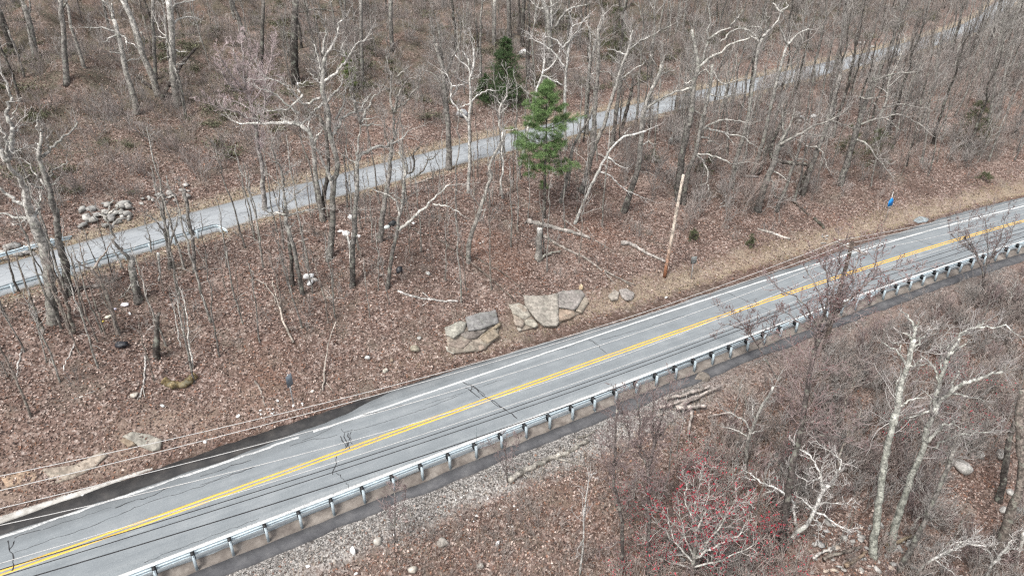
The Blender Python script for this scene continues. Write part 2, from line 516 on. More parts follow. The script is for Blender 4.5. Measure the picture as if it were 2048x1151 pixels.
# paved edge uphill: measured along the road
edge_u = np.interp(S1, [-60, -40, -36, -30, -24, -20, -15, -9, -3, 3, 10, 23, 35, 48, 63, 120],
                   [3.0, 3.0, 3.0, 3.05, 3.6, 4.4, 4.4, 4.25, 3.9, 3.5, 3.65, 3.6, 3.9, 4.6, 5.0, 5.0]) + jit(len(S1), 0.05, 3, 3)
road = strip('road', main_xy, S1, -4.22 + jit(len(S1), 0.03, 3, 2), edge_u, 0.0, M_ROAD, cols=6)
wet_m = (S1 > -80) & (S1 < -11)
Sw = S1[wet_m]
strip('wet_gutter', main_xy, Sw, edge_u[wet_m] - 0.02, np.maximum(edge_u[wet_m] + 0.03, np.interp(Sw, [-60, -45, -40, -33, -27, -22, -17, -11], [4.3, 4.1, 4.25, 4.5, 4.95, 5.05, 4.7, 4.2]) + jit(len(Sw), 0.09, 3, 9)), -0.02, M_WET)
Sc = np.arange(-80, -36.2, 0.4)
strip('concrete_apron', main_xy, Sc, np.interp(Sc, [-60, -45, -40, -36.2], [4.3, 4.12, 4.3, 4.55]), np.interp(Sc, [-60, -45, -40, -36.2], [5.2, 4.8, 4.75, 4.65]) + jit(len(Sc), 0.04, 3, 4), 0.03, M_CONC)
strip('rail_verge', main_xy, S1, -4.95, -4.15, -0.29, M_VERGE, 0.3, zhi=-0.012)
strip('asphalt_berm', main_xy, S1, -5.82 + jit(len(S1), 0.08, 5, 6), -4.86 + jit(len(S1), 0.07, 5, 16), -0.262, M_BERM, 0.35)

S2 = np.arange(-220, 330, 0.7)
up_road = strip('upper_road', up_xy, S2, -2.95 + jit(len(S2), 0.09, 4, 7), 2.95 + jit(len(S2), 0.09, 4, 8), ZU, M_UPROAD, cols=4)

# painted lines lie 4 mm above the asphalt, as parts of the road
for lo, hi in ((-0.22, -0.07), (0.07, 0.22)):
    strip('yellow_line', main_xy, S1, lo + jit(len(S1), 0.008, 3, 21), hi + jit(len(S1), 0.008, 3, 22), 0.004, M_YELLOW, 0.003, road)
strip('edge_line', main_xy, S1, -3.56 + jit(len(S1), 0.012, 3, 23), -3.30 + jit(len(S1), 0.010, 3, 24), 0.004, M_WHITE, 0.003, road)
el = S1 > -27
strip('edge_line', main_xy, S1[el], 2.82 + jit(el.sum(), 0.010, 3, 25), 2.98 + jit(el.sum(), 0.012, 3, 26), 0.004, M_WHITE, 0.003, road)
el = (S1 > -90) & (S1 < -27)
Se = S1[el]; wv = np.abs(jit(len(Se), 0.06, 3, 27))
strip('edge_line', main_xy, Se, 2.70 + wv, np.minimum(2.93 + wv * 0.5, edge_u[el] - 0.01), 0.004, M_WORN, 0.003, road)

# cracks, traced from the road surface
def px(o, k, pts): return [(o[0] + q[0] * k, o[1] + q[1] * k) for q in pts]
Q1 = ((0, 850), .2616); Q2 = ((400, 740), .2607); Q3 = ((850, 620), .2607); Q4 = ((1250, 480), .2607); Q5 = ((1528, 360), .2607)
CR = [(Q1, .035, [(110, 970), (400, 870), (700, 770), (900, 685), (1100, 600), (1300, 535), (1500, 480), (1750, 390), (1988, 300)]),
      (Q1, .06, [(880, 630), (960, 598), (1060, 560), (1090, 565), (1190, 520), (1300, 470)]), (Q1, .05, [(1530, 390), (1640, 362), (1720, 325), (1920, 265)]),
      (Q1, .075, [(60, 880), (75, 920), (65, 945), (100, 985), (103, 1030), (95, 1110)]), (Q1, .06, [(110, 880), (85, 930), (70, 950)]),
      (Q1, .05, [(110, 860), (150, 840), (210, 820), (310, 798)]), (Q1, .03, [(330, 795), (500, 735), (660, 690), (850, 625)]),
      (Q2, .06, [(1075, 505), (1078, 530), (1095, 545), (1120, 585)]), (Q2, .07, [(1110, 480), (1100, 505), (1108, 535), (1135, 560), (1115, 600)]),
      (Q2, .07, [(1137, 478), (1130, 510), (1145, 540), (1135, 575), (1150, 600)]), (Q2, .05, [(1160, 470), (1148, 520), (1168, 565)]), (Q2, .05, [(1085, 450), (1110, 480), (1140, 470), (1170, 455)]),
      (Q2, .05, [(1047, 660), (1038, 720), (1018, 800)]), (Q2, .045, [(1045, 785), (1085, 815), (1107, 842)]), (Q2, .03, [(1120, 860), (1145, 900)]),
      (Q2, .035, [(690, 580), (850, 530), (960, 520), (1050, 495)]), (Q2, .03, [(1180, 460), (1350, 415), (1500, 370), (1750, 285), (1990, 190)]),
      (Q2, .035, [(780, 540), (900, 500), (1010, 440)]), (Q2, .05, [(1250, 340), (1400, 310), (1560, 265)]),
      (Q3, .07, [(290, 552), (330, 575), (380, 590), (410, 625), (440, 655), (500, 680), (540, 705), (580, 735), (640, 775), (705, 830)]),
      (Q3, .07, [(300, 590), (350, 610), (390, 650), (420, 672)]), (Q3, .06, [(350, 568), (390, 595), (430, 620), (460, 655)]), (Q3, .05, [(330, 560), (360, 590), (350, 620), (400, 660)]),
      (Q3, .06, [(505, 690), (540, 725), (590, 750), (620, 770)]), (Q3, .05, [(1250, 220), (1290, 245), (1335, 275), (1345, 300), (1398, 335)]), (Q3, .03, [(1265, 222), (1330, 262)]),
      (Q3, .03, [(0, 722), (200, 660), (420, 590), (600, 530)]), (Q3, .035, [(750, 372), (880, 345), (1000, 308), (1120, 280), (1200, 232)]), (Q3, .035, [(1340, 230), (1500, 190), (1700, 130), (1990, 40)]),
      (Q4, .06, [(790, 405), (850, 432), (900, 450), (945, 475), (990, 492)]), (Q4, .05, [(1040, 510), (1090, 530), (1130, 545)]), (Q5, .05, [(1050, 425), (1120, 445), (1200, 470), (1300, 500)]),
      (Q2, .03, [(0, 880), (200, 810), (420, 740)]), (Q1, .028, [(1100, 1050), (1350, 950), (1600, 850), (1980, 710)])]
cr_rng = np.random.RandomState(3)
def refine(P, n, jitter, rng):
    P = np.asarray(P, float)
    d = np.concatenate([[0], np.cumsum(np.linalg.norm(np.diff(P, axis=0), axis=1))])
    t = np.linspace(0, d[-1], n)
    Q = np.stack([np.interp(t, d, P[:, k]) for k in range(P.shape[1])], 1)
    Q[1:-1] += rng.randn(n - 2, P.shape[1]) * jitter
    return Q
for (o_, k_), wd, pts in CR:
    W = np.array([on_z(u, v, 0.0)[:2] for u, v in px(o_, k_, pts)])
    L = np.linalg.norm(np.diff(W, axis=0), axis=1).sum()
    W = refine(W, max(6, int(L / 0.28)), 0.035, cr_rng)
    T = np.gradient(W, axis=0); T /= np.linalg.norm(T, axis=1)[:, None]; N_ = np.stack([-T[:, 1], T[:, 0]], 1)
    hw = wd * 0.5 * cr_rng.uniform(0.45, 1.3, len(W))[:, None]
    V = np.concatenate([np.c_[W - N_ * hw, np.full(len(W), .0065)], np.c_[W + N_ * hw, np.full(len(W), .0065)]])
    n = len(W); k = np.arange(n - 1)
    m = MB(); m.add(V, np.stack([k, k + 1, n + k + 1, n + k], 1)); m.build('crack', M_CRACK, road)

# ------------------------------------------------------------------ guardrails
RAILP = np.array([0, .06]) + np.array([(0.025, .715), (0.07, .69), (0.082, .655), (0.075, .61), (0.012, .575), (0.0, .545), (0.012, .515), (0.075, .48), (0.082, .435), (0.07, .40), (0.025, .375)])
STEEL = (0.54, 0.63, 0.67); STEEL2 = (0.38, 0.44, 0.47)
def rail_panel(m, xyf, s0, s1, a0, z0, sgn, drop=0.0, flare=0.0, ns=5):
    ss = np.linspace(s0, s1, ns); P = RAILP
    V = []
    for q, s in enumerate(ss):
        f = q / (ns - 1)
        for side in (0, 1):
            for da, z in P:
                x, y = xyf(s, a0 + sgn * (da - 0.004 * side) + flare * f * f)
                V.append((float(x), float(y), z0 + z - drop * f * f))
    k = len(P); F = []
    for q in range(ns - 1):
        for side in (0, 1):
            b = (q * 2 + side) * k; c = ((q + 1) * 2 + side) * k
            for i in range(k - 1):
                F.append((b + i, b + i + 1, c + i + 1, c + i))
        b = q * 2 * k; c = (q + 1) * 2 * k
        F.append((b, c, c + k, b + k)); F.append((b + k - 1, b + 2 * k - 1, c + 2 * k - 1, c + k - 1))
    m.add(V, F, STEEL)

def guardrail(name, label, xyf, s0, s1, a_rail, a_post, z0, sgn, first=None, block=True, end_hi=False, step=1.905):
    x, y = xyf((s0 + s1) / 2, a_post)
    t = thing(name, label, 'guardrail', (float(x), float(y), z0)); o = np.array([float(x), float(y), z0])
    s = s0; n = 0
    while s < s1 - 0.01:
        m = MB(); e = min(s + step * 2, s1)
        last = end_hi and e > s1 - 0.1
        rail_panel(m, xyf, s, e, a_rail, z0, sgn, 0.45 if last else 0.0, -sgn * 0.8 if last else 0.0)
        m.build('rail_panel', M_METAL, t, o); s = e
    ps = (first if first is not None else s0 + 0.4); psh = None; bsh = None
    while ps < s1 + 0.05:
        x, y = xyf(ps, a_post); x2, y2 = xyf(ps + 0.1, a_post)
        ang = math.atan2(float(y2 - y), float(x2 - x))
        dz = 0.0 if not end_hi or ps < s1 - 1.0 else -0.35
        if psh is None:
            m = MB()
            m.box((0, -0.065, 0.16), (0.15, 0.009, 1.24), col=STEEL2); m.box((0, 0.065, 0.16), (0.15, 0.009, 1.24), col=STEEL2)
            m.box((0, 0, 0.16), (0.009, 0.122, 1.24), col=STEEL2)
            po = m.build('post', M_METAL, t); psh = po.data
            m = MB(); m.box((0, sgn * 0.235, 0.61), (0.20, 0.30, 0.40), col=(0.012, 0.013, 0.015)); m.box((0.0, sgn * 0.235, 0.816), (0.12, 0.18, 0.008), col=(0.03, 0.03, 0.03))
            bo = m.build('spacer_block', M_PLAIN, po) if block else None; bsh = bo.data if bo else None
        else:
            po = bpy.data.objects.new('post', psh); link(po, t)
            if bsh:
                bo = bpy.data.objects.new('spacer_block', bsh); link(bo, po)
        po.location = (float(x) - o[0], float(y) - o[1], dz); po.rotation_euler = (0, 0, ang)
        ps += step
    return t

main_post0 = float(main_sa(*on_z(670, 1034, -0.3)[:2])[0])
k0 = math.floor((main_post0 + 62) / 1.905)
guardrail('guardrail', 'long galvanised steel guardrail with dark spacer blocks along the near edge of the wide road', main_xy, -62, 118, -4.38, -4.78, 0.0, 1, first=main_post0 - k0 * 1.905)
g1 = up_sb(*on_z(472, 470, ZU + 0.5)[:2])[0]
guardrail('guardrail', 'pale guardrail on near side of the narrow upper road, its end bent down', up_xy, -80, float(g1), -3.05, -3.25, ZU, 1, block=False, end_hi=True)
g2 = up_sb(*on_z(150, 478, ZU + 0.5)[:2])[0]
guardrail('guardrail', 'short pale guardrail on far side of narrow upper road by piled rocks', up_xy, -80, float(g2), 3.25, 3.45, ZU, -1, block=False, end_hi=True)

# ------------------------------------------------------------------ poles, wires, signs
def tube1(m, pts, rad, S=8, col=(0.2, 0.2, 0.2), cap=True):
    P = np.asarray(pts, float)[None]; Rr = np.broadcast_to(np.asarray(rad, float), (len(pts),))[None]
    m.tubes(P, Rr, S, col, cap)

# utility pole standing in the brush below the guardrail
ptop = on_z(1705, 484, 9.3)
pz = gz(ptop[0], ptop[1])
pole_p = np.array([ptop[0], ptop[1], pz])
pole = thing('utility_pole', 'weathered grey utility pole with wooden crossarm rising through reddish twigs beyond the guardrail', 'utility pole', tuple(pole_p))
m = MB(); zz = np.linspace(-0.5, 9.3 - pz, 9)
tube1(m, [(0, 0, z) for z in zz], np.interp(zz, [0, 9.3 - pz], [0.20, 0.145]), 10, (0.085, 0.068, 0.058))
m.build('shaft', M_WOOD, pole, smooth_shade=True)
PTt = np.array([TM[0], TM[1], 0.0]); PTn = np.array([NM[0], NM[1], 0.0])
armz = 8.75 - pz
rot = np.stack([PTn, PTt, np.array([0, 0, 1.0])], 1)
m = MB(); m.box(tuple(PTt * 0.14 + np.array([0, 0, armz])), (2.5, 0.10, 0.125), rot, (0.34, 0.31, 0.28)); m.build('crossarm', M_WOOD, pole)
m = MB()
for sg in (-1, 1):
    tube1(m, [PTt * 0.15 + PTn * sg * 0.75 + np.array([0, 0, armz - 0.06]), PTt * 0.13 + np.array([0, 0, armz - 0.75])], 0.022, 5, (0.25, 0.25, 0.25))
m.build('arm_brace', M_METAL, pole)
OFFS = [1.16, 0.42, -0.55, -1.16]
for o_ in OFFS:
    m = MB()
    c0 = PTt * 0.14 + PTn * o_ + np.array([0, 0, armz + 0.06])
    tube1(m, [c0 + np.array([0, 0, z]) for z in (0, 0.08, 0.09, 0.15, 0.16, 0.22)], [0.02, 0.02, 0.065, 0.065, 0.045, 0.03], 8, (0.62, 0.62, 0.60))
    m.build('insulator', M_PLAIN, pole)
m = MB(); m.box((0, 0, 0), (0.16, 0.22, 0.28), None, (0.05, 0.05, 0.055))
jb = m.build('junction_box', M_PLAIN, pole); jb.location = tuple(-PTn * 0.2 + np.array([0, 0, 5.0 - pz]))

CW, CD = (0.52, 0.515, 0.50), (0.020, 0.020, 0.022)
WIRES = [  # label, offset from the pole, z at the pole, pixels to the left, pixels to the right, colour, radius
    ('pale overhead wire highest of all, crossing the leafy bank at the lower left', 1.16, 8.97, [(1250, 636), (466, 850), (230, 902), (0, 951)], [(1900, 437), (2046, 398)], CW, .017),
    ('pale overhead wire second from the top, over the leafy bank and the rock ledges', 0.42, 8.97, [(1293, 630), (520, 850), (0, 981)], [(1860, 452), (2046, 408)], CW, .017),
    ('pale overhead wire running just above the dark gutter at the lower left', -0.55, 8.97, [(1369, 636), (919, 774), (520, 888), (277, 947), (0, 1019)], [(1850, 463), (2046, 418)], CW, .017),
    ('pale overhead wire crossing the far lane of the wide road', -1.16, 8.97, [(1369, 671), (869, 826), (520, 927), (251, 995), (0, 1053)], [(1850, 478), (2046, 428)], CW, .017),
    ('pale lower cable that meets the yellow centre lines of the wide road', -0.17, 6.0, [(1369, 689), (850, 866), (520, 965), (262, 1054), (0, 1125)], [(1850, 509), (2046, 452)], CW, .017),
    ('black cable just below the pale lower cable over the wide road', -0.17, 5.7, [(1369, 694), (850, 872), (520, 981), (0, 1138)], [(1850, 517), (2046, 457)], CD, .022),
    ('black cable second from the guardrail, over the near lane', -0.17, 5.3, [(1369, 701), (850, 882), (520, 993), (200, 1090)], [(1850, 527), (2046, 464)], CD, .022),
    ('thick black cable closest to the guardrail, along the near lane', -0.17, 4.4, [(1369, 722), (850, 911), (520, 1017), (60, 1151)], [(1850, 541), (2046, 474)], CD, .029)]
for lab, off, zp, left, right, colr, rad in WIRES:
    P0 = np.array([ptop[0], ptop[1], zp]) + PTn * off + PTt * (0.14 if zp > 8 else 0)
    pts = []
    def vert(u, v, dv):
        nn = np.array([-dv[1], dv[0], 0.0]); r_ = ray(u, v); return CAMP + r_ * (((P0 - CAMP) @ nn) / (r_ @ nn))
    L = np.array([vert(u, v, PTt) for u, v in left]); sL = (L - P0) @ PTt
    # sag curve through the pole and the traced points
    A = np.stack([sL, sL ** 2], 1); q, *_ = np.linalg.lstsq(A, L[:, 2] - P0[2], rcond=None)
    ss = np.linspace(-58, 0, 40)
    left_pts = [P0 + PTt * s + np.array([0, 0, q[0] * s + q[1] * s * s]) for s in ss]
    dr = np.array([math.cos(math.atan2(TM[1], TM[0]) + 0.03), math.sin(math.atan2(TM[1], TM[0]) + 0.03), 0.0])
    Rr = np.array([vert(u, v, dr) for u, v in right]); sR = (Rr - P0) @ dr
    A = np.stack([sR, sR ** 2], 1); q2, *_ = np.linalg.lstsq(A, Rr[:, 2] - P0[2], rcond=None)
    if abs(q2[1]) > 0.004: q2 = np.array([(Rr[-1, 2] - P0[2]) / sR[-1], 0.0])
    right_pts = [P0 + dr * s + np.array([0, 0, q2[0] * s + q2[1] * s * s]) for s in np.linspace(2, 62, 24)]
    m = MB(); allp = np.array(left_pts + right_pts)
    tube1(m, allp, rad, 5, colr)
    o = m.build('overhead_wire', M_CABLE, None, origin=P0, smooth_shade=True)
    tag(o, lab, 'wire', 'overhead wires along the wide road')

# bare pole without wires on the bank
pb = ground(1329, 553)
rng_pb = np.linalg.norm(pb - CAMP)
bare_h = 9.2
for hh in np.arange(5, 14, 0.05):
    if proj(pb + np.array([0.0, 0, hh]))[0][0][1] < 350: bare_h = hh; break
bp = thing('wooden_pole', 'tall bare wooden pole without wires, grey above and rusty brown at its foot', 'pole', tuple(pb))
m = MB(); zz = np.linspace(-0.4, bare_h, 14)
cols = np.array([np.array((0.05, 0.028, 0.02)) * (1 - f) + np.array((0.27, 0.115, 0.06)) * f if z < 0.9 else (np.array((0.27, 0.115, 0.06)) * (1 - g_) + np.array((0.52, 0.45, 0.38)) * g_) for z, f, g_ in [(z, min(max(z / 0.7, 0), 1), min(max((z - 0.9) / 3.2, 0), 1)) for z in zz]])
m.tubes(np.array([[(0.055 * z, 0, z) for z in zz]]), np.interp(zz, [0, bare_h], [0.17, 0.125])[None], 10, cols[None], True)
m.build('shaft', M_WOOD, bp, smooth_shade=True)
m = MB(); tube1(m, [(0.055 * bare_h, 0, bare_h), (0.055 * bare_h, 0, bare_h + 0.02)], 0.128, 10, (0.5, 0.45, 0.4)); m.build('cut_top', M_WOOD, bp)

def yaw_rot(deg):
    a = R(deg); return np.array([[math.cos(a), -math.sin(a), 0], [math.sin(a), math.cos(a), 0], [0, 0, 1.0]])

def plate(m, outline, y, th, col, yaw, z0, cx=0.0):
    n = len(outline); Rm = yaw_rot(yaw)
    V = [(x + cx, y - th / 2, z + z0) for x, z in outline] + [(x + cx, y + th / 2, z + z0) for x, z in outline]
    F = [tuple(range(n)), tuple(range(2 * n - 1, n - 1, -1))] + [(i, i + n, (i + 1) % n + n, (i + 1) % n) for i in range(n)]
    m.add(np.array(V) @ Rm.T, F, col)

def sign_post(name, label, cat, uv, h, yaw, panels, col=(0.36, 0.38, 0.38), lean=0.0, w=0.06):
    p = ground(*uv); t = thing(name, label, cat, tuple(p)); Rm = yaw_rot(yaw)
    m = MB()
    # U-channel post
    for cx, cy, sx, sy in ((0, 0, w, 0.008), (-w / 2, 0.015, 0.008, 0.03), (w / 2, 0.015, 0.008, 0.03)):
        m.box(tuple(Rm @ np.array([cx, cy, h / 2 - 0.2])), (sx, sy, h + 0.4), Rm, col)
    m.build('post', M_METAL, t)
    for nm, outline, y, z0, c in panels:
        m = MB(); plate(m, outline, y, 0.006, c, yaw, z0); m.build(nm, M_PLAIN, t)
    return t

def rect(w, h, r=0.04):
    o = []
    for cx, cz, a0 in ((w / 2 - r, h / 2 - r, 0), (-w / 2 + r, h / 2 - r, 90), (-w / 2 + r, -h / 2 + r, 180), (w / 2 - r, -h / 2 + r, 270)):
        for k in range(4): o.append((cx + r * math.cos(R(a0 + k * 30)), cz + r * math.sin(R(a0 + k * 30))))
    return o

# small sign seen from the back, beside the bare pole
t = sign_post('road_sign', 'small grey rectangular sign seen from behind, beside the tall bare pole', 'sign', (1382, 558), 2.45, 18,
          [('sign_panel', rect(0.62, 0.75), -0.02, 2.05, (0.16, 0.165, 0.16))], (0.40, 0.42, 0.42))
m = MB(); Rm = yaw_rot(18)
for zb in (1.82, 2.3): m.box(tuple(Rm @ np.array([0, -0.03, zb])), (0.34, 0.012, 0.045), Rm, (0.42, 0.44, 0.43))
m.build('bracket', M_METAL, t)
# blue pentagon sign
pent = [(-0.38, -0.47), (0.38, -0.47), (0.38, 0.18), (0.12, 0.50), (-0.12, 0.50), (-0.38, 0.18)]
bs = sign_post('road_sign', 'blue pointed sign on a thin pale post on the tan grass verge', 'sign', (1770, 443), 3.55, 24,
          [('sign_panel', pent, -0.03, 2.35, (0.015, 0.23, 0.60))], (0.50, 0.50, 0.48), w=0.05)
m = MB(); plate(m, [(x * 0.72, z * 0.72) for x, z in pent], -0.036, 0.004, (0.012, 0.19, 0.54), 24, 2.33); m.build('sign_face', M_PLAIN, bs)
m = MB(); plate(m, [(x * 0.9, z * 0.9) for x, z in rect(0.5, 0.22, .02)], -0.03, 0.006, (0.22, 0.22, 0.22), 24, 1.72); m.build('tab', M_PLAIN, bs)
# sign seen edge-on near the left end of the road
sign_post('road_sign', 'narrow grey sign seen nearly edge on, standing on the leafy bank above the dark gutter', 'sign', (587, 806), 2.55, 68,
          [('sign_panel', rect(0.60, 0.95), -0.025, 2.0, (0.17, 0.20, 0.23))], (0.44, 0.46, 0.47), w=0.085)
# thin marker rod behind the guardrail
pr = on_z(954.5, 916, -0.28)
t = thing('snow_marker', 'tall thin grey marker rod standing right behind a guardrail post', 'marker', (pr[0], pr[1], -0.3))
m = MB(); tube1(m, [(0, 0, -0.2), (0.0, 0.0, 1.2), (0.02, 0, 2.75)], [0.024, 0.022, 0.016], 6, (0.17, 0.20, 0.21)); m.build('rod', M_METAL, t)
m = MB(); m.box((0, -0.012, 0.55), (0.06, 0.02, 1.1), None, (0.46, 0.50, 0.52)); m.build('sleeve', M_METAL, t)

# ------------------------------------------------------------------ rocks
ICO = None
def ico_data(sub=2):
    bm = bmesh.new(); bmesh.ops.create_icosphere(bm, subdivisions=sub, radius=1.0)
    V = np.array([v.co[:] for v in bm.verts]); F = [tuple(v.index for v in f.verts) for f in bm.faces]; bm.free(); return V, F
ICO2, ICO1 = ico_data(2), ico_data(1)

def rock_mesh(size, seed, col, flat=0.7, angular=0.5, sub=2):
    r_ = np.random.RandomState(seed); V, F = (ICO2 if sub == 2 else ICO1); V = V.copy()
    for _ in range(int(5 + angular * 8)):                       # chop facets
        n = r_.randn(3); n /= np.linalg.norm(n); d = r_.uniform(0.45, 0.8)
        e = V @ n - d; V = V - np.where(e > 0, e, 0)[:, None] * n * 0.92
    V = V * (1 + 0.05 * r_.randn(len(V), 1))
    V = V * np.array(size) * np.array([1, 1, flat])
    V = V @ yaw_rot(r_.uniform(0, 360)).T
    cc = np.array(col) * (1 + 0.12 * r_.randn(len(V), 1))
    return V, F, np.clip(cc, 0.02, 1)

def boulder(uv, wpx, col, label, group=None, flat=0.7, seed=1, cat='boulder', name='boulder', sink=0.25, angular=0.5):
    p = ground(*uv); rad = wpx / FPX * np.linalg.norm(p - CAMP) / 2
    m = MB(); V, F, cc = rock_mesh((rad, rad * 0.85, rad), seed, col, flat, angular)
    m.add(V + np.array([0, 0, rad * flat * (1 - sink * 2) * 0.6]), F, cc)
    o = m.build(name, M_STONE); o.location = tuple(p)
    return tag(o, label, cat, group)

GREY = (0.25, 0.245, 0.235); PALE = (0.33, 0.318, 0.30); BRN = (0.22, 0.17, 0.13)
boulder((1046, 112), 36, (0.46, 0.46, 0.45), 'large whitish boulder on the hillside right of the dark hemlock', flat=0.55, seed=2)
boulder((922, 230), 36, (0.40, 0.41, 0.42), 'pale grey boulder at the far edge of the upper road, behind a white tree', flat=0.6, seed=3)
boulder((1349, 284), 27, (0.17, 0.17, 0.165), 'dark domed boulder among the trunks between the two roads', flat=0.8, seed=4, angular=0.1)
boulder((1921, 936), 34, PALE, 'largest pale boulder on the brushy slope at the lower right', flat=0.75, seed=5, angular=0.15)
boulder((1960, 911), 17, PALE, 'small round pale boulder just above the largest boulder on the brushy slope', flat=0.8, seed=6, angular=0.1)
boulder((1943, 913), 14, (0.36, 0.30, 0.28), 'small pinkish stone left of the round pale boulder on the brushy slope', flat=0.8, seed=7, angular=0.1)
boulder((2000, 912), 22, PALE, 'pale split boulder beside the dark trunk at the right edge', flat=0.9, seed=8, angular=0.4)
boulder((2020, 986), 14, PALE, 'small pale stone at the right edge, upper one beside the thick trunk', flat=0.8, seed=9, angular=0.1)
boulder((2006, 1022), 17, PALE, 'round pale stone by red twigs near the right edge', flat=0.85, seed=10, angular=0.1)
boulder((2040, 1024), 20, GREY, 'greenish grey boulder cut off by the right edge of the view', flat=0.8, seed=11)
boulder((762, 550), 6, PALE, 'small pale stone left of the black bag', flat=0.7, seed=12)
boulder((856, 548), 12, (0.36, 0.36, 0.34), 'rounded grey stone on the leaves right of the black bag', flat=0.75, seed=13, angular=0.1)
boulder((735, 716), 12, (0.38, 0.38, 0.37), 'grey round stone on the bank left of the rock ledges', flat=0.8, seed=14, angular=0.2)
boulder((771, 742), 15, (0.40, 0.37, 0.32), 'pale angular stone lowest on the bank above the road edge', flat=0.8, seed=15)
boulder((784, 722), 11, BRN, 'brown stone beside the pale angular one low on the bank', flat=0.8, seed=16)
boulder((839, 676), 12, PALE, 'flat pale stone above the brown block left of the ledges', flat=0.5, seed=17)
boulder((831, 698), 26, (0.23, 0.205, 0.16), 'squat olive brown rock left of the ledges', flat=0.8, seed=18)
boulder((325, 812), 9, (0.48, 0.48, 0.47), 'small whitish rock beside the rotten mossy log', flat=1.0, seed=19)
boulder((1162, 577), 14, (0.46, 0.36, 0.24), 'small tan upright rock perched above the large ledge', flat=1.2, seed=20, angular=0.8)
boulder((1403, 757), 32, (0.20, 0.175, 0.15), 'brown rock under the heap of cut branches', flat=0.8, seed=21)
boulder((267, 790), 20, (0.34, 0.31, 0.27), 'pale flat stone half buried in leaves below the rotten log', flat=0.4, seed=22)
boulder((1848, 843), 12, PALE, 'tiny pale stone in the thicket behind the pair of lichened trunks', flat=0.8, seed=23)
boulder((755, 1082), 22, (0.33, 0.31, 0.28), 'grey stone in the leaves left of the white bag at the bottom', flat=0.7, seed=24)
boulder((826, 1140), 24, (0.34, 0.31, 0.27), 'tan grey stone at the bottom edge below the gravel', flat=0.7, seed=25)
boulder((885, 1085), 30, (0.27, 0.25, 0.225), 'mottled grey stone in the leaves below the guardrail gravel', flat=0.6, seed=26)
boulder((960, 1132), 18, (0.33, 0.31, 0.28), 'small grey stone at the bottom edge right of the white bag', flat=0.7, seed=27)

# bedrock ledges in the cut bank: slabs standing proud of the slope
def slab_into(t, origin, poly, col, lift=0.34, thick=0.9, tilt=0.0, seed=1, name='slab', rough=0.05):
    r_ = np.random.RandomState(seed)
    P = np.array([ground(u, v) for u, v in poly]); c = P.mean(0)
    tow = CAMP - c; tow[2] = 0; tow /= np.linalg.norm(tow)
    nrm = np.array([tow[0] * 0.6, tow[1] * 0.6, 0.8]); nrm /= np.linalg.norm(nrm)
    up = P[:, 2] - P[:, 2].min(); up = up / max(up.max(), 0.1)
    # flatten onto a plane, with the lower edge standing further out
    U_, S_, Vt = np.linalg.svd(P - c); pn = Vt[2] * np.sign(Vt[2][2])
    Q = P - ((P - c) @ pn)[:, None] * pn * 0.85
    Q = Q + nrm * lift * (1 - tilt * up)[:, None]
    bm = bmesh.new()
    vs = [bm.verts.new(tuple(q - origin)) for q in Q]
    f = bm.faces.new(vs); bm.normal_update()
    if f.normal.dot(Vector(nrm)) < 0: bmesh.ops.reverse_faces(bm, faces=[f])
    ex = bmesh.ops.extrude_face_region(bm, geom=[f])
    for v in [g_ for g_ in ex['geom'] if isinstance(g_, bmesh.types.BMVert)]: v.co += Vector(nrm) * 0.0
    for v in vs: v.co -= Vector(nrm) * thick
    bmesh.ops.triangulate(bm, faces=bm.faces[:])
    for _ in range(3):
        bmesh.ops.subdivide_edges(bm, edges=[e for e in bm.edges if e.calc_length() > 0.35], cuts=1, use_grid_fill=True)
        bmesh.ops.triangulate(bm, faces=bm.faces[:])
    sd = r_.uniform(0, 50, 3)
    for v in bm.verts:
        q = Vector((v.co.x + sd[0], v.co.y + sd[1], v.co.z + sd[2]))
        v.co += Vector(nrm) * (mnoise.noise(q * 0.9) * 0.20 + mnoise.noise(q * 2.7) * rough) + Vector((r_.randn() * .015, r_.randn() * .015, r_.randn() * .015))
    V = np.array([v.co[:] for v in bm.verts]); bm.verts.index_update(); F = [tuple(v.index for v in f_.verts) for f_ in bm.faces]; bm.free()
    m = MB(); n1 = np.array([mnoise.noise(Vector((q[0] * 1.4 + sd[0], q[1] * 1.4, q[2] * 3.0))) for q in V])[:, None]
    m.add(V, F, np.clip(np.array(col) * (1 + 0.30 * n1), 0.03, 1)); m.build(name, M_STONE, t)

def ledge(label, polys, group=None, **kw):
    c = np.mean([ground(*q) for q in polys[0][0]], axis=0)
    t = thing('rock_ledge', label, 'rock ledge', tuple(c), group)
    allp = [q for poly, _, _ in polys for q in poly]
    if len(polys) >= 3:                        # the mass of bedrock that the slabs belong to
        A = np.array(allp); m_ = A.mean(0); hull = []
        for k in range(14):
            d_ = np.array([math.cos(k * 6.283 / 14), math.sin(k * 6.283 / 14)]); pr_ = (A - m_) @ d_; near_ = A[np.argmax(pr_)]; hull.append(tuple(near_ * 0.97 + m_ * 0.03))
        hull = [q for i, q in enumerate(hull) if q != hull[i - 1]]
        slab_into(t, c, hull, (0.205, 0.175, 0.145), lift=0.20, tilt=0.4, seed=5, name='bedrock', rough=0.10)
    for i, (poly, col, kwp) in enumerate(polys):
        pm = np.mean(poly, axis=0); poly = [tuple(pm + (np.array(q) - pm) * 1.10) for q in poly]
        slab_into(t, c, poly, col, seed=i + int(c[0] * 10) % 97, **kwp)
    return t
def z5(pts, k=.21484, o=(860, 560)): return [(o[0] + x * k, o[1] + y * k) for x, y in pts]
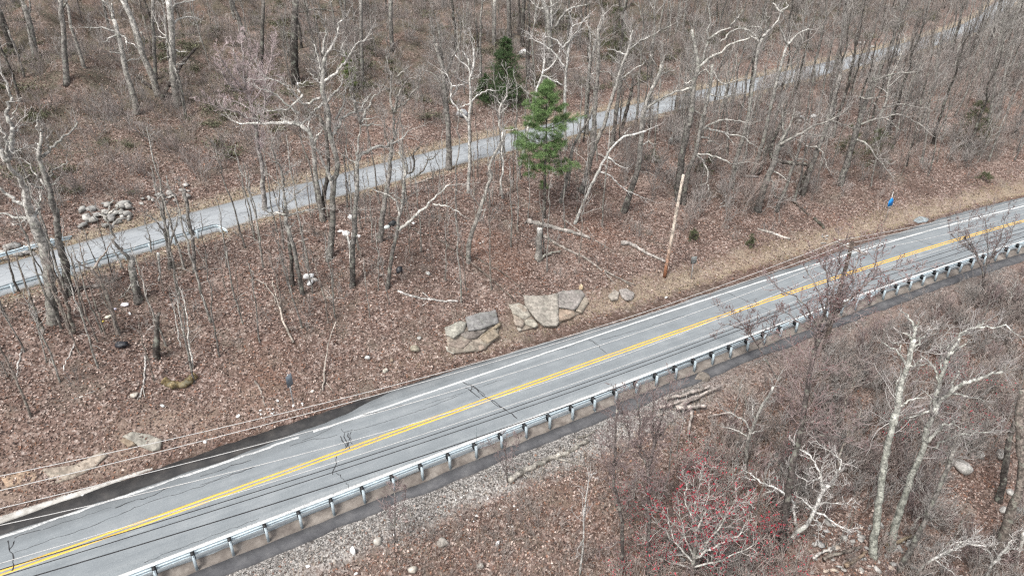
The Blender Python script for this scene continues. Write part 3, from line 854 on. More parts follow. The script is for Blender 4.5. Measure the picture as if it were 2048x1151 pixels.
ledge('largest bedrock ledge, a broad pale grey slab above the road edge', [
    (z5([(890, 160), (1000, 170), (1180, 150), (1180, 260), (1185, 400), (1165, 428), (1060, 425), (985, 370), (900, 240)]), (0.235, 0.215, 0.188), dict(lift=0.48, tilt=0.45)),
    (z5([(1185, 140), (1240, 120), (1390, 110), (1430, 150), (1360, 270), (1330, 285), (1195, 260)]), (0.235, 0.215, 0.20), dict(lift=0.44, tilt=0.45)),
    (z5([(1190, 275), (1325, 292), (1345, 330), (1300, 365), (1190, 395)]), (0.235, 0.185, 0.145), dict(lift=0.34, tilt=0.3)),
    (z5([(1395, 110), (1470, 210), (1410, 310), (1360, 290), (1375, 210)]), (0.25, 0.215, 0.175), dict(lift=0.34, tilt=0.4))])
ledge('cracked pale ledge of small blocks just left of the largest ledge', [
    (z5([(740, 240), (830, 225), (890, 260), (930, 340), (880, 370), (780, 320)]), (0.30, 0.275, 0.235), dict(lift=0.40, tilt=0.3)),
    (z5([(880, 380), (960, 380), (1000, 430), (975, 450), (890, 420)]), (0.24, 0.22, 0.185), dict(lift=0.40, tilt=0.2)),
    (z5([(780, 380), (860, 380), (880, 410), (850, 450), (800, 430)]), (0.22, 0.185, 0.155), dict(lift=0.34, tilt=0.2)),
    (z5([(810, 455), (845, 450), (850, 475), (825, 480)]), (0.34, 0.31, 0.27), dict(lift=0.27))])
ledge('broken grey ledge with a dark slab, leftmost of the two big ledges', [
    (z5([(145, 450), (280, 400), (335, 420), (310, 490), (220, 550), (160, 520)]), (0.24, 0.23, 0.20), dict(lift=0.46, tilt=0.3)),
    (z5([(345, 360), (470, 320), (600, 305), (625, 410), (480, 465), (370, 480)]), (0.20, 0.195, 0.19), dict(lift=0.46, tilt=0.3)),
    (z5([(320, 490), (440, 480), (520, 470), (430, 545), (350, 555), (290, 520)]), (0.17, 0.15, 0.135), dict(lift=0.34, tilt=0.2)),
    (z5([(480, 555), (600, 465), (640, 535), (535, 600)]), (0.195, 0.162, 0.125), dict(lift=0.46, tilt=0.1)),
    (z5([(540, 480), (650, 410), (650, 440), (600, 470), (470, 545)]), (0.20, 0.165, 0.12), dict(lift=0.35)),
    (z5([(160, 570), (290, 540), (380, 570), (300, 640), (190, 620)]), (0.20, 0.165, 0.14), dict(lift=0.27, tilt=0.3)),
    (z5([(390, 580), (510, 590), (520, 640), (430, 670), (380, 650)]), (0.215, 0.175, 0.145), dict(lift=0.27, tilt=0.3)),
    (z5([(150, 620), (240, 660), (220, 690), (160, 660)]), (0.30, 0.285, 0.25), dict(lift=0.27))])
ledge('two low round slabs in the tan grass right of the largest ledge', [
    (z5([(1660, 150), (1720, 105), (1760, 120), (1740, 185), (1690, 195)]), (0.25, 0.225, 0.195), dict(lift=0.27, tilt=0.3)),
    (z5([(1765, 100), (1830, 85), (1895, 130), (1880, 185), (1830, 190), (1790, 165)]), (0.23, 0.21, 0.195), dict(lift=0.28, tilt=0.3))])
def z7(pts, k=.2616, o=(0, 850)): return [(o[0] + x * k, o[1] + y * k) for x, y in pts]
ledge('flat pale slab flush with the leafy bank at the lower left, under the wires', [
    (z7([(950, 90), (1010, 60), (1140, 75), (1225, 115), (1220, 180), (1160, 195), (1060, 150)]), (0.29, 0.27, 0.235), dict(lift=0.16, tilt=0.2, rough=0.03)),
    (z7([(925, 120), (960, 95), (1040, 150), (980, 165)]), (0.32, 0.25, 0.185), dict(lift=0.1, tilt=0.2, rough=0.03))])
ledge('low greyish outcrop almost buried in pink dirt at the lower left corner', [
    (z7([(330, 340), (560, 310), (760, 215), (800, 240), (700, 330), (560, 400), (420, 440), (330, 420)]), (0.235, 0.20, 0.165), dict(lift=0.10, tilt=0.2, rough=0.03)),
    (z7([(20, 400), (200, 350), (290, 380), (230, 440), (60, 470)]), (0.30, 0.215, 0.155), dict(lift=0.08, tilt=0.2, rough=0.03))])
cul = ledge('grey blue concrete culvert end in the ditch near the blue sign', [
    ([(1828, 441), (1838, 434), (1858, 438), (1852, 444), (1836, 446)], (0.22, 0.25, 0.265), dict(lift=0.12, tilt=0.1))])
cul.name = 'culvert_end'; cul['category'] = 'culvert'

# rubble beside the far guardrail of the upper road, and below the slope at the lower right
def rubble(label, group, spots, size, cols, seed, cat='rock', flat=0.65):
    r_ = np.random.RandomState(seed)
    for i, (u, v) in enumerate(spots):
        p = ground(u, v); s = r_.uniform(*size)
        m = MB(); V, F, cc = rock_mesh((s, s * r_.uniform(0.5, 0.9), s * r_.uniform(0.5, 0.9)), seed * 100 + i, cols[r_.randint(len(cols))], flat, 0.9, 1)
        tl = R(r_.uniform(-35, 35)); Rx = np.array([[1, 0, 0], [0, math.cos(tl), -math.sin(tl)], [0, math.sin(tl), math.cos(tl)]])
        m.add(V @ Rx.T + np.array([0, 0, s * 0.25]), F, cc)
        o = m.build('rubble_rock', M_STONE); o.location = tuple(p); tag(o, label, cat, group)
rr = np.random.RandomState(8)
sp = [(5 + rr.rand() * 120, 0) for _ in range(26)]
sp = [(u, 512 - u * 0.17 + rr.uniform(-12, 10)) for u, _ in sp]
rubble('grey angular rubble rock piled behind the far guardrail of the upper road', 'rubble behind the far guardrail', sp, (0.3, 0.75), [GREY, PALE, (0.33, 0.31, 0.29)], 31)
sp = [(165 + rr.rand() * 95, 450 + rr.uniform(-32, 14)) for _ in range(34)]
sp = [(u, v - (u - 165) * 0.22) for u, v in sp]
rubble('grey angular rubble rock in the pile at the far edge of the upper road', 'rubble pile by the upper road', sp, (0.3, 0.8), [GREY, PALE, (0.30, 0.29, 0.27)], 32)
sp = [(280 + rr.rand() * 110, 418 + rr.uniform(-22, 8)) for _ in range(16)]
sp = [(u, v - (u - 280) * 0.28) for u, v in sp]
rubble('low pale rock half buried beyond the upper road, right of the rubble pile', 'scattered rocks by the upper road', sp, (0.25, 0.6), [PALE, (0.35, 0.33, 0.31)], 33)
sp = [(1590 + rr.rand() * 210, 1085 + rr.uniform(-40, 62)) for _ in range(70)]
rubble('grey broken rock in the heap at the bottom right, under the white dead branches', 'heap of broken rocks at the bottom right', sp, (0.14, 0.42), [GREY, PALE, (0.30, 0.285, 0.265), (0.36, 0.30, 0.25)], 34, flat=0.55)
sp = [(1780 + rr.rand() * 110, 1110 + rr.uniform(-30, 40)) for _ in range(26)]
rubble('grey slabby rock right of the broken rock heap, at the foot of the lichened trunks', 'slabby rocks at the foot of the trunks', sp, (0.2, 0.5), [GREY, (0.30, 0.29, 0.275)], 35, flat=0.5)
sp = [(1335 + rr.rand() * 60, 1090 + rr.uniform(-40, 40)) for _ in range(22)]
rubble('dark grey flat rock showing through the red budded twigs at the bottom', 'flat rocks under the red twigs', sp, (0.2, 0.45), [GREY, (0.2, 0.2, 0.195)], 36, flat=0.4)
sp = [(1535 + rr.rand() * 40, 920 + rr.uniform(-15, 22)) for _ in range(12)]
rubble('pale brown stone in the small heap left of the dark thick trunk', 'small stone heap on the slope', sp, (0.16, 0.4), [(0.33, 0.28, 0.23), GREY], 37, flat=0.5)
sp = [(1640 + rr.rand() * 14, 470 + rr.rand() * 18) for _ in range(7)] + [(1655 + rr.rand() * 25, 484 + rr.rand() * 8) for _ in range(4)]
rubble('pale stone spilled where a small gully meets the road verge', 'stones at the gully mouth', sp, (0.15, 0.32), [PALE, GREY], 38)
sp = [(1590 + rr.rand() * 40, 228 + rr.rand() * 22) for _ in range(6)] + [(1700 + rr.rand() * 60, 80 + rr.rand() * 40) for _ in range(9)]
rubble('whitish rock among the crowded trunks on the right', 'whitish rocks in the right hand woods', sp, (0.4, 0.9), [PALE, (0.45, 0.44, 0.43)], 39)

# ------------------------------------------------------------------ litter
def bag(uv, wpx, col, label, flat=0.6, seed=1, cat='litter', name='plastic_bag', group=None):
    p = ground(*uv); rad = wpx / FPX * np.linalg.norm(p - CAMP) / 2
    r_ = np.random.RandomState(seed); V, F = ICO2; V = V.copy()
    sd = r_.uniform(0, 30, 3)
    d = np.array([mnoise.noise(Vector(q * 1.7 + sd)) * 0.45 + mnoise.noise(Vector(q * 4.5 + sd)) * 0.2 for q in V])
    V = V * (1 + d)[:, None] * np.array([rad, rad * r_.uniform(0.5, 0.8), rad * flat]); V = V @ yaw_rot(r_.uniform(0, 180)).T
    m = MB(); m.add(V + np.array([0, 0, rad * flat * 0.5]), F, col); o = m.build(name, M_PLASTIC); o.location = tuple(p)
    return tag(o, label, cat, group)
WHT = (0.80, 0.80, 0.79)
bag((617, 555), 20, WHT, 'white plastic bag lying near the lichened tree, upper of two', seed=1)
bag((621, 567), 17, WHT, 'white plastic bag lying near the lichened tree, lower of two', seed=2)
bag((629, 561), 14, (0.36, 0.34, 0.32), 'grey dirty bag touching the two white bags', seed=3)
bag((703, 436), 22, WHT, 'crumpled white sheet uphill of the pale snag, upper of the white heap', 0.4, 4, name='plastic_sheet')
bag((692, 468), 20, (0.74, 0.73, 0.71), 'crumpled white sheet left of the pale snag', 0.4, 5, name='plastic_sheet')
bag((681, 463), 13, (0.70, 0.68, 0.66), 'small white scrap at the left end of the white heap', 0.4, 6, name='plastic_scrap')
bag((717, 474), 9, WHT, 'round white bag just right of the dark trunk by the snag', 0.9, 7)
bag((774, 456), 13, (0.70, 0.76, 0.73), 'pale greenish bag leaning on a dark bag between two trunks', 0.6, 8)
bag((786, 450), 20, (0.030, 0.033, 0.035), 'dark bag behind the pale greenish one between two trunks', 0.6, 9)
bag((827, 447), 10, (0.72, 0.71, 0.69), 'flat white scrap under the long slanting white branch', 0.4, 10, name='plastic_scrap')
bag((799, 542), 19, (0.020, 0.021, 0.025), 'shiny black rubbish bag at the foot of the leaning forked tree', 0.7, 11)
bag((244, 691), 24, (0.026, 0.027, 0.032), 'flat black rubbish bag on the leafy slope at the left', 0.45, 12)
bag((250, 610), 14, (0.70, 0.68, 0.72), 'whitish scrap pile below the broken dark snag', 0.4, 13, name='plastic_scrap')
bag((228, 620), 11, (0.62, 0.58, 0.66), 'pale lilac scrap left of the whitish scraps on the slope', 0.4, 14, name='plastic_scrap')
bag((217, 634), 12, (0.66, 0.63, 0.52), 'cream scrap lower left of the lilac scrap', 0.4, 15, name='plastic_scrap')
bag((206, 643), 6, (0.62, 0.50, 0.10), 'small yellow scrap lowest of the coloured litter', 0.4, 16, name='plastic_scrap')
bag((260, 628), 6, WHT, 'tiny white cup right of the coloured litter', 0.9, 17, name='cup')
bag((707, 1106), 11, WHT, 'narrow white plastic sheet standing up in the leaves at the bottom', 2.2, 18, name='plastic_sheet')
bag((995, 1088), 13, WHT, 'round white bag in the leaves at the bottom centre', 0.8, 19)
bag((616, 1132), 9, WHT, 'small white scrap at the bottom edge under the gravel', 0.5, 20, name='plastic_scrap')
bag((712, 1147), 8, WHT, 'white scrap cut by the bottom edge', 0.6, 21, name='plastic_scrap')
bag((789, 1070), 5, WHT, 'tiny white scrap at the foot of the thin stem below the gravel', 1.4, 22, name='plastic_scrap')
bag((1332, 595), 7, WHT, 'tiny white scrap on the road edge right of the ledges', 0.5, 23, name='plastic_scrap')
bag((166, 991), 6, WHT, 'white scrap on the dirt above the dark gutter', 0.6, 24, name='plastic_scrap')
bag((477, 832), 10, WHT, 'white scrap of litter left of the edge-on sign', 0.5, 25, name='plastic_scrap')
bag((410, 884), 7, WHT, 'small white scrap on the bank below the wires', 0.5, 26, name='plastic_scrap')
bag((625, 783), 7, (0.74, 0.70, 0.62), 'cream scrap right of the edge-on sign', 0.8, 27, name='plastic_scrap')
bag((555, 801), 8, WHT, 'white scrap just left of the foot of the edge-on sign', 0.4, 28, name='plastic_scrap')
rr = np.random.RandomState(77)
for i in range(26):
    u, v = 905 + rr.rand() * 130, 985 + rr.rand() * 105
    bag((u, v), rr.uniform(3, 6.5), (0.66, 0.63, 0.60), 'tiny whitish scrap among the leaves below the gravel and the pale log', 0.5, 100 + i, name='plastic_scrap', group='scraps of litter below the gravel')
for i in range(16):
    u = 520 + rr.rand() * 90; v = 826 - (u - 520) * 0.25 + rr.uniform(-6, 8)
    bag((u, v), rr.uniform(3, 6), (0.66, 0.64, 0.62), 'tiny whitish scrap on the bank beside the edge-on sign', 0.5, 140 + i, name='plastic_scrap', group='scraps of litter on the bank')
for i in range(26):
    u, v = 640 + rr.rand() * 330, 430 + rr.rand() * 120
    bag((u, v), rr.uniform(2.5, 5), (0.52, 0.49, 0.46), 'tiny pale scrap in the leaves of the littered hollow between the roads', 0.5, 170 + i, name='plastic_scrap', group='scraps of litter in the hollow')

# ------------------------------------------------------------------ bare trees
STYLE = {   # trunk, limb, twig base colours
    'pale': ((0.215, 0.20, 0.18), (0.45, 0.435, 0.405), (0.335, 0.315, 0.298)),
    'white': ((0.40, 0.39, 0.365), (0.53, 0.515, 0.49), (0.38, 0.36, 0.345)),
    'grey': ((0.165, 0.152, 0.140), (0.26, 0.245, 0.225), (0.285, 0.27, 0.255)),
    'dark': ((0.060, 0.052, 0.047), (0.15, 0.138, 0.125), (0.25, 0.222, 0.208)),
    'mixed': ((0.110, 0.100, 0.092), (0.40, 0.385, 0.355), (0.275, 0.255, 0.238)),
    'pink': ((0.27, 0.25, 0.235), (0.34, 0.30, 0.29), (0.44, 0.365, 0.365)),
    'brown': ((0.185, 0.158, 0.138), (0.25, 0.215, 0.19), (0.295, 0.26, 0.238)),
    'red': ((0.10, 0.086, 0.080), (0.17, 0.145, 0.137), (0.25, 0.198, 0.192)),
    'lichen': ((0.28, 0.285, 0.25), (0.43, 0.43, 0.395), (0.33, 0.302, 0.297)),
}

def unit(a): return a / np.maximum(np.linalg.norm(a, axis=-1, keepdims=True), 1e-9)

def children(rng, P, Rr, n, t0, t1, length, ang=(30, 65), K=5, rf=0.011, rmax=0.6, wob=0.22, up=0.10, upbias=0.35, rend=0.3, taper=0.45, rmin=0.003):
    """Grow n side branches from every given parent. P (N,K0,3), Rr (N,K0); length per parent."""
    N, K0, _ = P.shape
    if N == 0: return np.zeros((0, K, 3)), np.zeros((0, K))
    n = np.broadcast_to(np.asarray(n, float), (N,)); cnt = np.floor(n + rng.rand(N)).astype(int)
    idx = np.repeat(np.arange(N), cnt); M = len(idx)
    if M == 0: return np.zeros((0, K, 3)), np.zeros((0, K))
    t = t0 + (t1 - t0) * rng.rand(M)
    x = t * (K0 - 1); i = np.minimum(x.astype(int), K0 - 2); f = (x - i)[:, None]
    A, B = P[idx, i], P[idx, i + 1]
    S = A * (1 - f) + B * f; T = unit(B - A)
    r = Rr[idx, i] * (1 - f[:, 0]) + Rr[idx, i + 1] * f[:, 0]
    pv = rng.randn(M, 3); pv[:, 2] += upbias * 1.5; pv = unit(pv - (pv * T).sum(1, keepdims=True) * T)
    a = np.radians(rng.uniform(ang[0], ang[1], M))[:, None]
    D = unit(T * np.cos(a) + pv * np.sin(a))
    L = np.broadcast_to(np.asarray(length, float), (N,))[idx] * rng.uniform(0.55, 1.25, M) * (1 - taper * t)
    step = (L / (K - 1))[:, None]
    Q = np.empty((M, K, 3)); Q[:, 0] = S
    for k in range(1, K):
        Q[:, k] = Q[:, k - 1] + D * step
        D = unit(D + rng.randn(M, 3) * wob + np.array([0, 0, up]))
    r0 = np.maximum(np.minimum(r * rmax, L * rf), rmin)
    RR = r0[:, None] * np.linspace(1, rend, K)[None]
    return Q, RR

def resample(P, K):
    P = np.asarray(P, float)
    d = np.concatenate([[0], np.cumsum(np.linalg.norm(np.diff(P, axis=0), axis=1))])
    # Catmull-Rom through the traced points
    t = np.linspace(0, d[-1], K); out = []
    for x in t:
        i = min(max(int(np.searchsorted(d, x) - 1), 0), len(P) - 2)
        p1, p2 = P[i], P[i + 1]; p0 = P[i - 1] if i > 0 else 2 * p1 - p2; p3 = P[i + 2] if i + 2 < len(P) else 2 * p2 - p1
        f = (x - d[i]) / max(d[i + 1] - d[i], 1e-9)
        out.append(0.5 * (2 * p1 + (p2 - p0) * f + (2 * p0 - 5 * p1 + 4 * p2 - p3) * f * f + (3 * p1 - p0 - 3 * p2 + p3) * f ** 3))
    return np.array(out)

CROP = {'A': (0, 150, .2346), 'B': (0, 400, .2346), 'C': (420, 20, .2346), 'D': (480, 250, .3042), 'E': (680, 100, .2258), 'F': (680, 330, .2346),
        'G': (860, 20, .2346), 'H': (1030, 0, .2346), 'I': (1000, 200, .2346), 'J': (1300, 0, .2346), 'K': (1300, 200, .2346), 'L': (1700, 620, .2432),
        'M': (1480, 820, .2877), 'N': (1180, 760, .3396), 'T': (0, 0, .318), 'P': (680, 0, .3476), 'Q': (1348, 0, .3476), 'R': (1348, 751, .3476),
        'S': (1600, 900, .3077), 'U': (1348, 380, .3476), 'V': (0, 380, .3476), 'W': (680, 751, .3476), 'X': (0, 0, 1.0), 'Y': (1528, 360, .2607)}

def trace(s):
    pts = []; c = CROP['X']
    for tok in s.split():
        if tok[0].isalpha(): c = CROP[tok[0]]; tok = tok[1:]
        if not tok: continue
        x, y = tok.split(','); pts.append((c[0] + float(x) * c[2], c[1] + float(y) * c[2]))
    return pts

def twig_mesh(rng, limbsP, limbsR, scale, dens, style, buds=None):
    """Secondary branches and fine twigs along a list of limbs."""
    m = MB(); c1, c2 = np.array(STYLE[style][1]), np.array(STYLE[style][2])
    lens = np.array([np.linalg.norm(np.diff(p, axis=0), axis=1).sum() for p in limbsP])
    K0 = 12
    P = np.stack([resample(p, K0) for p in limbsP]); Rr = np.stack([np.interp(np.linspace(0, 1, K0), np.linspace(0, 1, len(r)), r) for r in limbsR])
    L2 = np.clip(lens * 0.34, 0.5, 3.0) * scale
    Pt, Rt = children(rng, P, Rr, 2.6, 0.93, 1.0, np.clip(lens * 0.35, 0.5, 2.6), (6, 32), 7, 0.013, 0.9, 0.2, 0.07, rend=0.25, taper=0.0)
    m.tubes(Pt, Rt, 4, c1 * 0.8 + c2 * 0.2)
    Pt, Rt = (np.stack([resample(q, K0) for q in Pt]), np.stack([np.interp(np.linspace(0, 1, K0), np.linspace(0, 1, 7), r) for r in Rt])) if len(Pt) else (np.zeros((0, K0, 3)), np.zeros((0, K0)))
    P = np.concatenate([P, Pt]); Rr = np.concatenate([Rr, Rt]); lens = np.concatenate([lens, np.linalg.norm(Pt[:, -1] - Pt[:, 0], axis=1)])
    L2 = np.clip(lens * 0.34, 0.5, 3.0) * scale
    P2, R2 = children(rng, P, Rr, np.minimum(dens * lens * 3.8, 32), 0.15, 1.0, L2, (28, 70), 6, 0.010, 0.55, 0.25, 0.09)
    m.tubes(P2, np.maximum(R2, 0.014), 4, (c1 * 0.45 + c2 * 0.55))
    l2 = np.linalg.norm(P2[:, -1] - P2[:, 0], axis=1) if len(P2) else np.zeros(0)
    P3, R3 = children(rng, P2, R2, dens ** 0.5 * np.clip(l2 * 3.8, 1.5, 7), 0.2, 1.0, np.clip(l2 * 0.5, 0.25, 1.3), (25, 60), 4, 0.008, 0.7, 0.22, 0.10)
    m.tubes(P3, np.maximum(R3, 0.0115), 3, c2)
    l3 = np.linalg.norm(P3[:, -1] - P3[:, 0], axis=1) if len(P3) else np.zeros(0)
    P4, R4 = children(rng, P3, R3, dens ** 0.5 * np.clip(l3 * 2.6, 0.5, 2), 0.25, 1.0, np.clip(l3 * 0.6, 0.18, 0.7), (20, 55), 3, 0.007, 0.8, 0.18, 0.10)
    m.tubes(P4, np.maximum(R4, 0.009), 3, c2 * np.array([1.03, 0.97, 0.97]))
    if buds is not None and len(P4):
        tips = np.concatenate([P4[:, -1], P4[:, 1], P3[:, -1]]); keep = rng.rand(len(tips)) < buds[1]; tips = tips[keep]; n = len(tips)
        if n:
            o = rng.randn(n, 4, 3) * buds[2]; V = tips[:, None] + o
            b = np.arange(n)[:, None] * 4; F = np.concatenate([b + np.array([[0, 1, 2]]), b + np.array([[0, 2, 3]]), b + np.array([[1, 3, 2]])])
            cb = np.array(buds[0]) * rng.uniform(0.6, 1.4, (n, 1)); m.add(V.reshape(-1, 3), F, np.repeat(cb, 4, axis=0))
    return m

TREE_XY = []
def hero(label, style, trunk, w, limbs=(), dens=1.0, scale=1.0, base=None, extra=0, group=None, buds=None, seed=0, cat='tree', name='bare_tree', depth=0.45, z0=None):
    rng = np.random.RandomState(seed + sum(map(ord, label)) % 9973)
    tr = trace(trunk)
    b = ground(*tr[0]) if base is None else np.array(base, float)
    rg = np.linalg.norm(b - CAMP); mpp = rg / FPX
    h = b - CAMP; h[2] = 0; h /= np.linalg.norm(h)
    root = thing(name, label, cat, tuple(b), group)
    TREE_XY.append((b[0], b[1]))
    known = []                                    # (u, v, depth) of the points so far
    def lift(pts, d0, slope):
        out = []; arc = 0.0; prev = None
        for (u, v) in pts:
            r_ = ray(u, v); k = ((b - CAMP) @ h) / (r_ @ h)
            if prev is not None: arc += math.hypot(u - prev[0], v - prev[1]) * mpp
            prev = (u, v); dd = d0 + slope * arc
            known.append((u, v, dd)); q = CAMP + r_ * (k * (1 + dd / rg)); out.append(q)
        return np.array(out) - b
    c0, c1, c2 = (np.array(c) for c in STYLE[style])
    T = lift(tr, 0.0, rng.uniform(-0.06, 0.06))
    if np.linalg.norm(T[0]) > 1e-6: T = T - T[0]
    ext = T[0] - unit(T[1] - T[0]) * 0.35; T = np.vstack([ext, T])
    K = max(8, 3 * len(tr)); Tp = resample(T, K)
    jn = rng.randn(K, 3) * 0.025; jn[:2] = 0; Tp = Tp + jn
    wr = np.interp(np.linspace(0, 1, K), [0, 0.06, 0.18, 1], [w[0] * 1.3, w[0] * 1.08, w[0] * 0.95, w[1]]) * mpp * 0.5
    wr = wr * (1 + 0.05 * rng.randn(K)); f = np.linspace(0, 1, K)[:, None]
    col = c0 * (1 - np.clip((f - 0.25) * 1.2, 0, 1)) + c1 * np.clip((f - 0.25) * 1.2, 0, 1)
    m = MB(); m.tubes(Tp[None], wr[None], 9, col[None], True); m.build('trunk', M_BARK, root, smooth_shade=True)
    LP, LR = [Tp[int(K * 0.45):]], [wr[int(K * 0.45):]]
    for ls, lw in limbs:
        pts = trace(ls)
        near = min(known, key=lambda q: (q[0] - pts[0][0]) ** 2 + (q[1] - pts[0][1]) ** 2)
        P = lift(pts, near[2], rng.uniform(-1, 1) * depth)
        k = max(6, 3 * len(pts)); Pp = resample(P, k); Pp[1:] += rng.randn(k - 1, 3) * 0.045
        r_ = np.linspace(1.0, 0.36, k) * lw * mpp * 0.5
        m = MB(); m.tubes(Pp[None], r_[None], 6, c1 * rng.uniform(0.9, 1.08), True); m.build('limb', M_BARK, root, smooth_shade=True)
        LP.append(Pp); LR.append(r_)
    if extra:
        t0_, n_, len_, a0_, a1_ = extra
        P1, R1 = children(rng, Tp[None], wr[None], n_, t0_, 1.0, len_, (a0_, a1_), 8, 0.014, 0.6, 0.16, 0.13, 0.5)
        if len(P1):
            m = MB(); m.tubes(P1, R1, 5, c1); m.build('limbs', M_BARK, root, smooth_shade=True)
        LP += list(P1); LR += list(R1)
    if dens > 0:
        tw = twig_mesh(rng, LP, LR, scale, dens, style, buds)
        if tw.n: tw.build('crown', M_TWIG, root)
    return root

RED = ((0.33, 0.035, 0.055), 0.8, 0.037)
# --- left edge
hero('big old tree at the left edge with a fat lichened trunk and white limbs', 'pale', 'B455,1030 440,900 425,700 400,500 365,370 325,270 290,180 262,120', (19, 14),
     [('B262,120 A235,1100 215,980 170,900 100,810 55,740', 12), ('A55,740 85,680 100,600 105,500 100,420 65,350 70,280 90,180 75,110 55,50', 8), ('A55,740 20,680 0,620 -40,540', 8),
      ('B262,120 A210,1120 120,1060 40,1000 -30,950', 8), ('B250,130 200,155 120,145 40,115 -40,110', 6), ('B240,150 180,190 100,205', 4), ('B270,160 300,130 330,70 A330,1110 350,1030', 6),
      ('A60,640 120,660 190,625', 3.5), ('A50,690 62,600 55,540 20,460 -20,420', 4.5), ('A105,500 150,460 190,420', 3), ('A95,380 130,310 150,240', 3), ('B405,680 350,640 270,615', 3), ('B300,190 310,310 380,325', 4)], 0.35)
hero('dark crooked tree with broken white branch ends, second from the left edge', 'mixed', 'B590,800 560,600 545,500 505,370 490,250 480,130 455,40 A430,1000 400,920 370,820 340,740 330,680 345,600 350,520', (13, 5),
     [('A330,690 320,640 275,620', 3.5), ('A345,600 330,590 300,575', 4), ('A350,520 365,490 320,450 320,400 300,380', 4), ('A360,700 410,660 470,600 520,550 600,490 660,420 655,390', 5),
      ('A420,640 405,580 410,500 420,450', 3.2), ('A400,920 430,860 440,820 500,790 575,740', 4), ('A385,940 340,890 270,800 240,750 165,710', 3.6), ('A370,970 310,950 230,925', 4), ('A400,940 440,935 490,910 505,875', 4)], 0.35)
hero('slim brown tree with two stems from one foot, before the fat lichened trunk', 'brown', 'B610,1140 540,960 480,830 430,720 410,600', (7, 3), [('B625,1130 580,920 520,760 470,620 440,560', 7)], 0.35)
hero('broken dark snag on the slope below the end of the near upper guardrail', 'mixed', 'B1180,850 1150,700 1130,600 1120,480', (15, 10),
     [('B1095,495 1010,400 960,350 970,310 940,230 900,130 870,100', 6), ('B1050,580 1010,500 960,410 935,380', 4), ('B950,240 1010,160 1090,150', 4), ('B905,140 860,125 840,130', 4), ('B930,120 1000,60 1010,40', 4), ('B905,120 940,30 960,-10', 4), ('B1130,700 1090,770 1020,845', 3)], 0.55)
hero('crooked brown tree leaning left on the slope, its top over the upper road', 'brown', 'B1010,1140 950,920 880,740 800,620 770,580', (8, 5), [('B780,590 850,510 905,440 935,385', 5), ('B770,580 690,545 640,500', 3), ('B800,625 720,560', 2.5)], 0.5)
hero('thin sapling with knotted stem standing at the far left below the guardrail', 'brown', 'B380,1140 300,940 240,770 180,620 140,480', (5, 2.2), (), 0.4)
hero('thin leaning sapling against the upper guardrail at the left edge', 'dark', 'B165,790 110,640 70,500 50,420', (4, 2), (), 0.5)
hero('thin pale sapling in front of the broken dark snag', 'brown', 'B900,1150 820,900 740,660 700,480 680,380', (3, 1.6), (), 0.4)
hero('slender dark tree crossing the upper road where its guardrail starts to bend', 'grey', 'V1120,470 1110,290 1090,190 1070,60 1060,0', (7, 5), [('V1110,290 1180,440', 2), ('V1110,280 1060,170 1030,160', 3), ('V1115,260 1120,210', 3)], 0.6, extra=(0.5, 4, 2.5, 25, 50))
hero('clump of grey stems on the upper road verge left of the bent guardrail end', 'grey', 'V980,450 965,300 950,200 940,120 930,20', (8, 3), [('V970,330 1000,240 1020,150', 5), ('V965,300 920,200 850,150', 4), ('V960,260 980,130', 3), ('V870,340 850,240 830,190', 3)], 0.9, extra=(0.4, 5, 2.2, 20, 45))
hero('twisted white dead sapling bending over in front of the bent guardrail end', 'white', 'V905,340 915,430 910,500 960,565 1030,605 1140,610', (4, 2), (), 0.1, base=ground(330, 560) + np.array([0, 0, 2.0]), name='dead_branch', cat='branch')
hero('pale multi stemmed sapling cluster above the rotten mossy log', 'pale', 'V1100,1030 1075,900 1050,800 1020,640', (4, 2), [('V1110,1025 1090,880 1075,750 1060,620', 3.5), ('V1040,900 1020,800 1005,690', 2.5)], 0.25)
hero('dark rotten snag standing alone on the leafy slope at left', 'dark', 'V905,960 900,880 905,790 912,700', (13, 5), (), 0, cat='snag', name='snag')
# --- lichened tree
hero('pale lichened tree with wide low white limbs left of centre', 'mixed', 'D410,1110 385,960 365,860 340,760 320,690 300,640 308,590', (9, 6),
     [('D310,595 345,590 400,565 500,555 570,550', 4), ('D300,592 260,582 220,580 150,602', 5), ('D220,580 170,570 150,545', 3), ('D305,595 298,530 290,450 285,350 265,290 235,210 205,150', 6),
      ('D300,520 345,490 390,440 440,400', 4), ('D290,450 260,400 190,330', 3), ('D280,330 330,290 360,260', 3), ('D250,250 200,225', 3), ('D325,680 350,650 365,635', 4), ('D295,560 240,520 250,450', 3)], 0.9)
hero('dark straight trunk just left of the pale lichened tree', 'dark', 'D345,1050 330,800 318,690', (9, 6), [('D318,690 290,600 280,500', 5)], 0.6)
